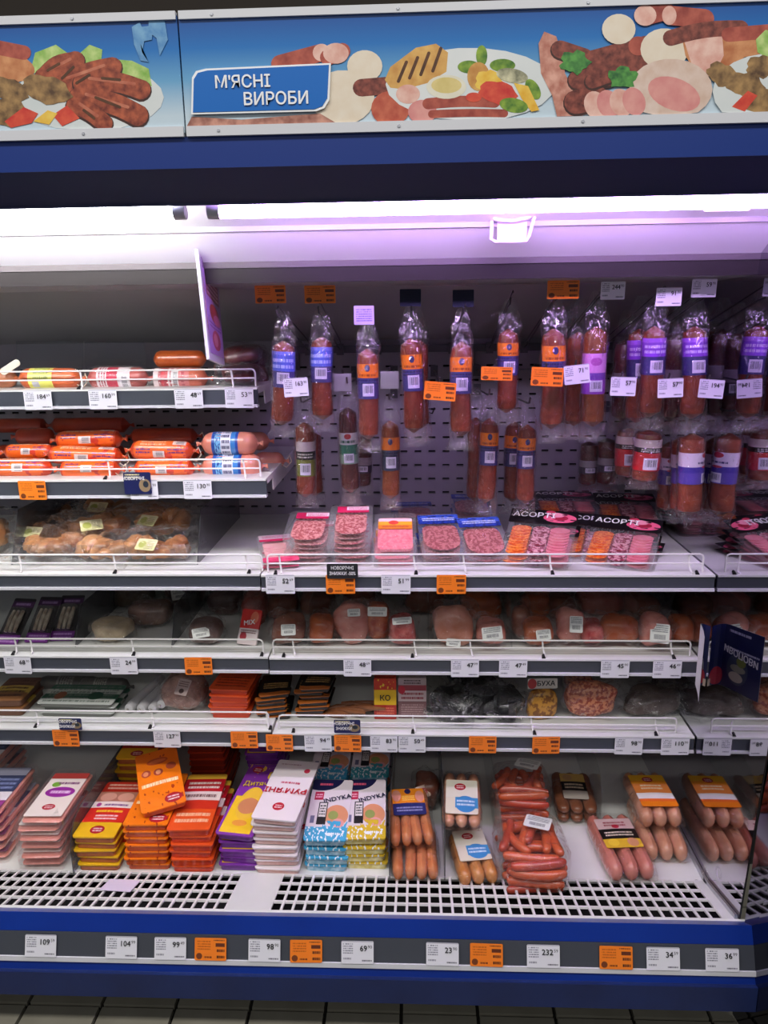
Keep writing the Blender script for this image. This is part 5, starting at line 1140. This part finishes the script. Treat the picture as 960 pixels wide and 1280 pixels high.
navp = printmat('navy_leaflet_print', [(0, (26, 32, 78))], [('ell', .02, .0, .22, .3, (170, 40, 60)), ('ell', .3, .1, .75, .58, (60, 70, 90)), ('ell', .36, .14, .66, .3, (190, 180, 160)), ('ell', .38, .3, .7, .42, (150, 150, 130)), ('ell', .5, .4, .7, .56, (120, 130, 60)), ('txt', .3, .88, .75, .95, (190, 190, 210), 1), ('txt', .25, .62, .95, .67, (200, 200, 220), 1), ('box', .0, .0, .04, .12, (210, 190, 170))])
wpart('printed_side', mbp, navp, lf); wpart('white_back', mbw, PAPER, lf)
# lettering lies on the straight free flank, upside down
p0, p1 = Vector((*prf[4], 0)), Vector((*prf[8], 0)); dirv = (p1-p0).normalized(); mid = p0+(p1-p0)*.42
me = text('ИВОПОВИ', .021, WINK, .015)
o = ob('lettering', me, lf); nrm = Vector((-dirv.y, dirv.x, 0)) * -1
if nrm.x < 0: nrm = -nrm
up_ = Vector((0, 0, -1)); rt_ = up_.cross(nrm)
mm = Matrix((rt_, up_, nrm)).transposed().to_4x4(); mm.translation = Vector((mid.x, mid.y, z0_+(z1_-z0_)*.72))+nrm*.0022-lf.location
o.matrix_local = mm

# packs added to darken the shelf rear, its shade put into their colour
dim = [M('rear_shade_a', (70, 44, 38), .5, col2=(44, 26, 24), scale=18), M('rear_shade_b', (56, 40, 40), .5, col2=(34, 24, 26), scale=18), M('rear_shade_c', (84, 56, 40), .5, col2=(50, 30, 24), scale=18)]
wh_ = ['first', 'second', 'third', 'fourth', 'fifth', 'sixth', 'seventh', 'eighth', 'ninth', 'tenth', 'eleventh', 'twelfth', 'thirteenth', 'fourteenth']
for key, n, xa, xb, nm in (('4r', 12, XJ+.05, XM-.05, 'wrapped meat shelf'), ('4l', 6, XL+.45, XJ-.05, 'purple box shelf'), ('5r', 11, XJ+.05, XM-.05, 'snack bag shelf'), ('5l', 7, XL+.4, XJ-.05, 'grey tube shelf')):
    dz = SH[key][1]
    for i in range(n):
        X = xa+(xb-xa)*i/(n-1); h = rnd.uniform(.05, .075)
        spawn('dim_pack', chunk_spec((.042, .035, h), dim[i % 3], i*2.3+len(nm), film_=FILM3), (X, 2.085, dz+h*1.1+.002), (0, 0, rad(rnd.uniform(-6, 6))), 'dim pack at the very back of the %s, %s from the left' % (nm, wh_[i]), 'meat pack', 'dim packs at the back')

# ------------------------------------------------------------------ bottom deck: flat packs in stacks
RED = M('red_ink', (196, 24, 48), .45); YEL = M('yellow_ink', (250, 214, 70), .45); CREAM = M('cream_ink', (252, 232, 190), .45); NAVYI = M('navy_ink', (24, 26, 66), .45)
ZB = ZD+.0015
logo = lambda u, v, w=.24, h=.12: [('ell', u-w/2, v-h/2, u+w/2, v+h/2, (176, 24, 44)), ('txt', u-w*.32, v-h*.28, u+w*.32, v+h*.28, (240, 214, 214), 2)]
pinkm = M('pink_wiener', (228, 142, 128), .35, col2=(232, 160, 146), scale=18, coat=.4)
def wiener_spec(w, l, t, lm):
    sp = [('wieners', MB().slab(w*.92, l*.96, t*.86, t*.42, seg=5, y0=l*.02).mesh('wieners', pinkm))]
    for v in (0,):
        sp[0] = ('wieners', MB().loft([(-w*.45, l*.5, t*.46), (-w*.4, l*.5, t*.46), (w*.4, l*.5, t*.46), (w*.45, l*.5, t*.46)], [(t*.2, l*.44), (t*.44, l*.48), (t*.44, l*.48), (t*.2, l*.44)], (0, 0, 1), (0, 1, 0), 20).mesh('wieners', pinkm))
    sp.append(('label', MB().slab(w*.84, l*.86, .0012, .003, y0=l*.06, z0=t*.92).mesh('label', lm, False)))
    sp.append(('film_wrap', MB().slab(w, l*1.04, t*.96, t*.45, seg=5, y0=-l*.02, wave=.001).mesh('film_wrap', FILM)))
    return sp
pl_ = printmat('white_magenta_label', [(0, (236, 222, 214)), (.86, (196, 70, 66))], logo(.5, .2, .34, .13)+[('ell', .12, .42, .92, .66, (150, 40, 150)), ('txt', .25, .48, .8, .6, (236, 200, 236), 1), ('ell', .15, .66, .4, .78, (120, 170, 60)), ('txt', .3, .7, .9, .8, (120, 60, 110), 1)])
def bx(x, y, z=ZB): return PZ(x, y, z)
a = bx(52, 1088)
flat_stack('sausage_pack', wiener_spec(.105, .20, .0225, pl_), 6, .0228, a.x, a.y, ZB, 'pink wiener pack with white label', 'stacked pink wiener packs', yaw=2, top=(.012, .0, 0, 1))
dk = printmat('slate_label', [(0, (150, 60, 130)), (.2, (230, 220, 226)), (.4, (60, 66, 100)), (.8, (150, 150, 170))], logo(.6, .1)+[('txt', .1, .45, .9, .75, (120, 130, 170), 3)])
a = bx(-22, 1085)
flat_stack('sausage_pack', wiener_spec(.10, .20, .0225, dk), 6, .0228, a.x, a.y+.02, ZB, 'slate-labelled wiener pack at the left edge', 'stacked slate-labelled packs', yaw=2)
a = bx(-30, 1010)
flat_stack('sausage_pack', wiener_spec(.10, .16, .0225, dk), 5, .0228, a.x, 1.76, ZB, 'rear slate-labelled pack at the left edge', 'stacked slate-labelled packs', yaw=0)
yel = printmat('yellow_red_pack', [(0, (236, 184, 30)), (.24, (214, 44, 34)), (.50, (238, 222, 216)), (.61, (176, 116, 96)), (.80, (196, 48, 34))], logo(.5, .12, .34, .13)+[('txt', .2, .40, .85, .47, (250, 200, 50), 1), ('txt', .25, .28, .8, .38, (246, 214, 214), 2), ('txt', .3, .52, .9, .58, (120, 60, 130), 1), ('ell', .08, .62, .48, .78, (206, 150, 130)), ('ell', .52, .62, .92, .78, (214, 156, 136)), ('txt', .1, .84, .9, .97, (246, 190, 170), 2), ('ell', .1, .52, .22, .59, (176, 60, 140))])
ytr = M('amber_tray', (190, 110, 60), .35, col2=(150, 70, 40), scale=25, coat=.4)
ys = flat_spec('y', .098, .215, .0185, yel, ytr)
a = bx(122, 1088)
flat_stack('sausage_pack', ys, 5, .0188, a.x, a.y, ZB, 'yellow and red sausage pack', 'stacked yellow and red packs', yaw=0, top=(.0, -.004, 0, 0))
zt = P(165, 945, 1.76).z; nn = int((zt-ZB)/.0188)
flat_stack('sausage_pack', flat_spec('y2', .098, .20, .0185, yel, ytr), nn, .0188, P(165, 945, 1.76).x, 1.755, ZB, 'rear yellow and red sausage pack', 'stacked yellow and red packs', jit=.007)
ora = printmat('orange_paw_pack', [(0, (244, 124, 16))], [('dots', 0, 0, 1, .34, (176, 54, 20), 11, .64), ('ell', .25, .74, .75, .86, (196, 84, 40)), ('ell', .1, .56, .32, .68, (170, 70, 50)), ('ell', .38, .54, .6, .66, (160, 66, 50)), ('ell', .68, .6, .92, .72, (170, 76, 50)), ('ell', .14, .58, .26, .66, (220, 140, 100)), ('ell', .43, .56, .55, .64, (226, 150, 110)), ('ell', .3, .77, .7, .83, (222, 120, 70)), ('dots', 0, .86, 1, 1, (176, 54, 20), 11, .66)]+[('txt', .08, .36, .92, .47, (250, 232, 190), 1)]+logo(.74, .12, .4, .15))
otr = M('orange_tray', (214, 92, 22), .35, col2=(170, 56, 24), scale=30, coat=.4)
os_ = flat_spec('or', .102, .205, .0172, ora, otr, (), wave=.0022)
a = bx(185, 1088)
flat_stack('sausage_pack', os_, 8, .0175, a.x, a.y, ZB, 'orange paw-print sausage pack', 'stacked orange packs', yaw=1, top=(.040, .035, 9, 22, .006, -6))
rdp = printmat('red_white_pack', [(0, (230, 84, 30)), (.34, (206, 50, 30)), (.5, (232, 214, 206)), (.66, (186, 26, 40)), (.9, (226, 180, 60))], [('txt', .1, .1, .9, .3, (246, 190, 150), 2), ('txt', .1, .7, .9, .86, (246, 226, 220), 2), ('txt', .1, .53, .9, .63, (120, 80, 80), 1)])
rtr = M('red_orange_sausages', (222, 74, 26), .35, col2=(190, 46, 24), scale=50, coat=.5)
a = bx(240, 1091)
flat_stack('sausage_pack', flat_spec('rd', .098, .22, .0188, rdp, rtr, (), wave=.003), 6, .0192, a.x, a.y, ZB, 'red and white sausage pack', 'stacked red packs', yaw=0)
pur = printmat('violet_child_pack', [(0, (126, 50, 160))], [('box', .07, .03, .9, .52, (240, 196, 40)), ('ell', .2, .2, .84, .66, (236, 190, 60)), ('ell', .25, .28, .8, .5, (200, 130, 90)), ('ell', .3, .12, .7, .2, (226, 150, 60)), ('dots', .05, .8, 1, 1, (236, 196, 60), 8, .6)]+logo(.3, .92, .3, .1))
ptr = M('violet_tray', (120, 52, 150), .35, col2=(90, 36, 120), scale=30, coat=.4)
a = bx(298, 1088)
flat_stack('sausage_pack', flat_spec('pu', .090, .235, .0185, pur, ptr, [('Дитячі', .021, YEL, .01, -.02, .70, 6)], wave=.002), 5, .0188, a.x, a.y, ZB, 'violet and yellow sausage pack', 'stacked violet packs', yaw=-3, top=(-.004, -.004, 8, -9, .006))
wh = printmat('white_rosy_pack', [(0, (236, 226, 230))], [('ell', .36, .14, .62, .26, (190, 24, 50)), ('txt', .41, .17, .57, .23, (246, 220, 224), 2), ('ell', .72, .78, .86, .86, (206, 50, 80)), ('txt', .1, .9, .6, .94, (190, 160, 170), 1), ('txt', .3, .56, .75, .62, (190, 60, 90), 1)])
wtr = M('rosy_tray', (196, 140, 130), .4, col2=(226, 196, 190), scale=30, coat=.4)
a = bx(346, 1092)
flat_stack('sausage_pack', flat_spec('wh', .104, .225, .0185, wh, wtr, [("РУМ’ЯНІ", .025, RED, .02, 0, .45, 180)], wave=.001, tray=.6), 8, .0188, a.x, a.y, ZB, 'white rosy sausage pack with red lettering', 'stacked white packs', yaw=-1, top=(.0, -.008, 2, -7, .002))
def indyka(key, low_, body):
    m = printmat('indyka_'+key, [(0, low_), (.20, (226, 214, 222))], [('dots', 0, 0, 1, .2, (240, 244, 250), 16, .56), ('ell', .42, .22, .98, .56, (222, 150, 112)), ('ell', .5, .32, .74, .46, (150, 160, 90)), ('ell', .62, .2, .9, .34, (230, 160, 160)), ('ell', -.3, .80, .78, 1.3, (24, 26, 72)), ('txt', .18, .88, .5, .95, (226, 90, 120), 1), ('box', .10, .64, .32, .78, (190, 40, 80)), ('txt', .13, .67, .29, .75, (240, 180, 200), 2), ('box', .24, .24, .46, .60, (34, 32, 38)), ('box', .265, .36, .435, .585, (228, 222, 222)), ('txt', .28, .38, .42, .56, (60, 60, 64), 4), ('box', .08, .26, .18, .38, (120, 116, 150)), ('dots', .4, .16, 1, .3, low_, 9, .5)])
    return flat_spec('in'+key, .098, .19, .0195, m, body, [('INDYKA', .0185, NAVYI, .02, .17, .655, 17)], wave=.0042, tray=.66)
btr = M('teal_foil', (70, 150, 180), .3, col2=(190, 214, 224), scale=60, bump=.6, coat=.5); gtr = M('gold_foil', (200, 176, 70), .3, col2=(236, 226, 170), scale=60, bump=.6, coat=.5)
a = bx(407, 1090); ib = indyka('blue', (70, 170, 214), btr)
flat_stack('sausage_pack', ib, 4, .021, a.x, a.y, ZB, 'blue foil turkey sausage pack', 'stacked blue foil packs', yaw=-2, top=(.0, .0, 10, -1, .006))
b = P(410, 962, 1.74); flat_stack('sausage_pack', ib, max(4, int((b.z-ZB)/.021)), .021, b.x, 1.735, ZB, 'rear blue foil turkey sausage pack', 'stacked blue foil packs', jit=.007)
a = bx(456, 1089); ig = indyka('gold', (222, 186, 50), gtr)
flat_stack('sausage_pack', ig, 4, .021, a.x, a.y+.004, ZB, 'gold foil turkey sausage pack', 'stacked gold foil packs', yaw=0, top=(.0, .0, 9, 2, .005))
b = P(461, 962, 1.74); flat_stack('sausage_pack', indyka('teal', (60, 160, 176), btr), max(4, int((b.z-ZB)/.021)), .021, b.x, 1.735, ZB, 'rear teal foil turkey sausage pack', 'stacked teal foil packs', jit=.007)
b = bx(285, 1000); flat_stack('sausage_pack', flat_spec('pu2', .09, .18, .0185, pur, ptr), 9, .0188, P(330, 960, 1.80).x, 1.79, ZB, 'rear violet sausage pack', 'stacked violet packs')
flat_stack('sausage_pack', flat_spec('rd2', .098, .16, .0188, printmat('dark_red_pack', [(0, (170, 50, 24))], [('txt', .1, .1, .9, .9, (120, 30, 20), 4)]), M('dark_red_tray', (130, 36, 20), .4)), 10, .0192, P(262, 965, 1.80).x, 1.79, ZB, 'rear dark red sausage pack', 'stacked red packs')

# ------------------------------------------------------------------ bottom deck: film packs of whole sausages
QS = [0, .015, .05, .12, .3, .5, .7, .88, .95, .985, 1]; RS = [.3, .6, .84, .98, 1, 1, 1, .98, .84, .6, .3]
def link_spec(w, l, t, cols_, layers, casing, lm, lv=(.45, .95), lw=.8, seed=0, cross=False, fw=1.08):
    sp = []; r = w/(2*cols_); rz = t/(2*layers)
    rr_ = random.Random(seed)
    for k in range(layers):
        for i in range(cols_):
            x = -w/2+r*(2*i+1); z = rz*(2*k+1); bend = rr_.uniform(-.004, .004)
            pts = [(x+bend*math.sin(math.pi*q), l*(.02+.96*q), z) for q in QS]
            rad_ = [(r*k2, rz*k2) for k2 in RS]
            sp.append(('sausage', MB().loft(pts, rad_, (1, 0, 0), (0, 0, 1), 10).mesh('sausage', casing)))
    n = 10; pts, rr2 = [], []
    for i in range(n+1):
        q = i/n; k = min(1, .35+2.6*min(q, 1-q)); pts.append((0, -l*.04+l*1.08*q, t*.5)); rr2.append((w/2*fw*(.86+.14*k), t/2*1.1*k))
    mb = MB(); rings = []
    for p, (ra_, rb_) in zip(pts, rr2):
        ring = []
        for j in range(24):
            a_ = rad(90+360*j/24); cx_, cz_ = math.cos(a_), math.sin(a_)
            q = Vector((p[0]+ra_*math.copysign(abs(cx_)**.55, cx_), p[1], p[2]+rb_*math.copysign(abs(cz_)**.55, cz_)))
            q += Vector((cx_, 0, cz_))*noise.noise(q*40+Vector((seed, 0, 0)))*.004
            q.z = max(q.z, .0005); ring.append(q)
        rings.append(ring)
    sp.append(('film_wrap', mb.ring_loft(rings, 0, False).mesh('film_wrap', FILM2)))
    if lm: sp.append(('label', MB().slab(w*lw, l*(lv[1]-lv[0]), .0012, .004, y0=l*lv[0], z0=t*1.02+.0015, dome=.002).mesh('label', lm, False)))
    return sp
def lay(spec, front, back, z0, t, l, label, cat='sausage pack', group='film packs of whole sausages', name='sausage_pack', zoff=0, xmax=None, tilt=0):
    a = PZ(*front, z0); b = PZ(*back, z0+t); d = b-a; yaw = math.atan2(-d.x, d.y); k = math.hypot(d.x, d.y)/l
    k = max(.8, min(1.25, k)); X = a.x if xmax is None else min(a.x, xmax)
    return spawn(name, spec, (X, a.y, z0+zoff), (rad(tilt), 0, yaw), label, cat, group, (1, k, 1))
brat = M('bratwurst', (196, 112, 66), .35, col2=(212, 138, 92), scale=25, coat=.4)
ol = printmat('orange_navy_card', [(0, (44, 48, 110)), (.42, (240, 140, 30))], [('ell', 0, .5, .28, .95, (226, 150, 130)), ('ell', .72, .45, 1, .9, (226, 150, 130)), ('ell', .4, .78, .6, 1.0, (44, 40, 90)), ('txt', .3, .5, .7, .72, (250, 214, 110), 3), ('txt', .1, .1, .9, .3, (150, 150, 200), 2)])
lay(link_spec(.105, .17, .044, 4, 1, brat, None, seed=1), (520, 1106), (518, 1030), ZB, .044, .17, 'lower pack of four bratwursts with no label showing')
lay(link_spec(.105, .17, .044, 4, 1, brat, ol, (.36, .90), .74, seed=2), (516, 1064), (508, 982), ZB+.050, .044, .17, 'upper pack of four bratwursts with orange and navy card')
chunk(533, 985, 16, 18, 1.76, MT['brown'], 'pack with a round dark badge behind the bratwursts', 'film packs of whole sausages', 'sausage_pack', 'sausage pack', sticker=printmat('badge_label', [(0, (206, 176, 160))], logo(.5, .5, .7, .6)), lab_size=(.036, .03), lab_at=(-.3, .5), lab_rot=(rad(50), 0, rad(30)), deck=ZB)
whl = printmat('white_blue_card', [(0, (226, 214, 196)), (.16, (70, 150, 206)), (.46, (228, 222, 206))], logo(.45, .78, .36, .22)+[('ell', .3, .04, .95, .5, (66, 140, 204)), ('box', 0, 0, .3, .46, (228, 218, 198)), ('txt', .35, .2, .9, .4, (214, 230, 246), 2)])
pale = M('pale_sausage', (190, 128, 96), .35, col2=(214, 160, 130), scale=25, coat=.4); gold = M('golden_sausage', (188, 116, 56), .35, col2=(206, 146, 86), scale=25, coat=.4)
for k in range(4):
    lay(link_spec(.088, .17, .03, 3, 1, pale, whl if k == 3 else None, (.1, .75), .86, seed=4+k), (577, 1040), (577, 962), ZB+k*.031, .03, .17, ['lowest', 'third', 'second', 'topmost'][k]+' pale sausage pack of the stack behind the white and blue card')
lay(link_spec(.092, .165, .042, 3, 1, gold, whl, (.25, .92), .8, seed=9), (600, 1112), (582, 1035), ZB, .042, .165, 'golden sausage pack with white and blue card tilted in front')
fran = M('frankfurter', (190, 74, 36), .3, col2=(206, 96, 52), scale=20, coat=.6)
fr2 = M('frankfurter_red', (168, 52, 36), .3, col2=(196, 84, 56), scale=20, coat=.6)
def frank_bag(w, l, t, n, seed, sticker):
    rr_ = random.Random(seed); sp = []; items = []
    for layer in range(int((t-.02)/.021)+1):
        z = .0115+layer*.0205; top = layer >= int((t-.02)/.021)
        if top:
            for i in range(6): items.append((-w*.36+w*.145*i, l*.62+rr_.uniform(-.02, .02), z+rr_.uniform(-.003, .004), rr_.uniform(-24, 24), .115))
            for yy in (.08, .2): items.append((rr_.uniform(-.01, .01), l*yy, z, 90+rr_.uniform(-10, 10), .125))
        else:
            for i in range(8): items.append((rr_.uniform(-.008, .008), l*(.06+.126*i), z+rr_.uniform(-.003, .003), 90+rr_.uniform(-11, 11), .125))
    for i, (x, y, z, ang, L) in enumerate(items):
        d = Vector((math.sin(rad(ang)), math.cos(rad(ang)), 0)); pts = []; bd = rr_.uniform(-.012, .012)
        for q in QS:
            u = q-.5; p = Vector((x, y, z))+d*L*u+Vector((d.y, -d.x, 0))*bd*(1-4*u*u); pts.append((max(-w*.48, min(w*.48, p.x)), max(l*.0, min(l*1.0, p.y)), p.z))
        sp.append(('frankfurter', MB().loft(pts, [.0108*k2 for k2 in RS], Vector((d.y, -d.x, 0)), Vector((0, 0, 1)), 10).mesh('frankfurter', fran if i % 3 else fr2)))
    mb = MB().blob((0, l*.5, t*.5), (w*.56, l*.56, t*.62), .05, 30, seed, 26, 14, 0, .55)
    mb.v = [(x, y, max(.0005, z)) for x, y, z in mb.v]
    sp.append(('bag', mb.mesh('bag', FILM2)))
    sp.append(('label', MB().slab(.06, .042, .001, .004, seg=2).mesh('label', stick, False), (.012, l*.55, t*1.14), (rad(4), 0, rad(-22))))
    return sp
lay(frank_bag(.15, .20, .085, 30, 3, 1), (672, 1122), (655, 1012), ZB, .085, .20, 'large front bag of orange-red frankfurters with a white sticker', name='frankfurter_bag', cat='sausage bag', group='frankfurter bags')
lay(frank_bag(.135, .17, .115, 30, 7, 1), (652, 1040), (648, 950), ZB, .12, .17, 'rear bag of orange-red frankfurters with a pale sticker', name='frankfurter_bag', cat='sausage bag', group='frankfurter bags')
bl = printmat('black_gold_card', [(0, (226, 180, 50)), (.28, (26, 22, 24)), (.62, (206, 176, 170))], [('ell', .62, .02, .92, .3, (214, 150, 110)), ('ell', .1, .05, .4, .28, (240, 200, 60)), ('txt', .12, .36, .88, .54, (226, 210, 190), 2), ('txt', .2, .7, .8, .9, (150, 60, 70), 2), ('ell', .4, .64, .6, .78, (176, 40, 60))])
bl2 = printmat('gold_black_card', [(0, (190, 180, 170)), (.3, (24, 20, 22)), (.66, (206, 170, 90))], [('txt', .12, .36, .88, .6, (220, 200, 170), 2), ('ell', .1, .7, .5, .95, (190, 150, 100))])
lay(link_spec(.10, .17, .05, 3, 2, M('brown_sausage', (120, 70, 48), .35, col2=(146, 92, 64), scale=25, coat=.4), bl2, (.2, .85), .62, seed=12), (722, 1032), (712, 962), ZB, .05, .17, 'brown sausage pack with gold and black card behind the frankfurters')
lay(link_spec(.105, .215, .05, 3, 1, M('pink_chicken_sausage', (206, 130, 116), .35, col2=(190, 110, 92), scale=20, coat=.4), bl, (.30, .80), .82, seed=13), (792, 1108), (757, 1012), ZB, .05, .215, 'pink sausage pack with black and yellow card lying alone')
orl = printmat('orange_gold_card', [(0, (240, 130, 24)), (.14, (238, 110, 40)), (.22, (244, 236, 236)), (.40, (240, 140, 70)), (.7, (244, 150, 30)), (.8, (238, 180, 30))], logo(.5, .84, .3, .18)+[('txt', .2, .5, .8, .68, (250, 220, 190), 2)])
lay(link_spec(.10, .19, .05, 3, 1, pale, None, seed=14), (835, 1083), (806, 990), ZB, .05, .19, 'lower sausage pack beside the mirror under the orange card', xmax=XM-.064)
lay(link_spec(.10, .20, .05, 3, 1, pale, orl, (.12, .80), .86, seed=15), (828, 1040), (800, 960), ZB+.056, .05, .20, 'upper sausage pack beside the mirror with an orange and yellow card', xmax=XM-.064)
# dividers on the bottom deck
for x, y, lb_, m in ((92, 1092, 'smoky divider left of the yellow packs', SMOKE), (487, 1098, 'smoky divider right of the gold foil packs', SMOKE), (556, 1100, 'smoky divider right of the bratwursts', SMOKE), (628, 1100, 'smoky divider left of the frankfurter bag', ACRYL), (762, 1060, 'clear divider behind the black-carded pink pack', ACRYL)):
    a = PZ(x, y, ZB); y0 = a.y if x < 700 else 1.70
    mbd = MB(); pr_ = [(y0, 0), (2.1, 0), (2.1, .13), (y0+.07, .13), (y0+.03, .118), (y0+.008, .09), (y0, .06)]; n = len(pr_)
    for X in (-.0012, .0012): k = len(mbd.v); mbd.v += [(X, p-1.8, q) for p, q in pr_]; mbd.face(list(range(k, k+n)))
    for i in range(n): p, q = pr_[i], pr_[(i+1) % n]; mbd.quad((-.0012, p[0]-1.8, p[1]), (.0012, p[0]-1.8, p[1]), (.0012, q[0]-1.8, q[1]), (-.0012, q[0]-1.8, q[1]))
    o = ob('deck_divider', mbd.mesh('deck_divider', m, False), None, (a.x, 1.8, ZB)); tag(o, lb_, 'divider', 'dividers on the bottom deck')
# clear round clips at the mirror foot
for x, y in ((882, 1091),):
    p = PX(x, y, XM-.014); mb = MB().tube([(0, .013*math.cos(t*math.pi/6), .013*math.sin(t*math.pi/6)) for t in range(13)], .0018, 6)
    o = ob('clear_clip', mb.mesh('clear_clip', FILM3), None, tuple(p)); tag(o, 'small clear plastic ring clip at the foot of the mirror', 'clip')
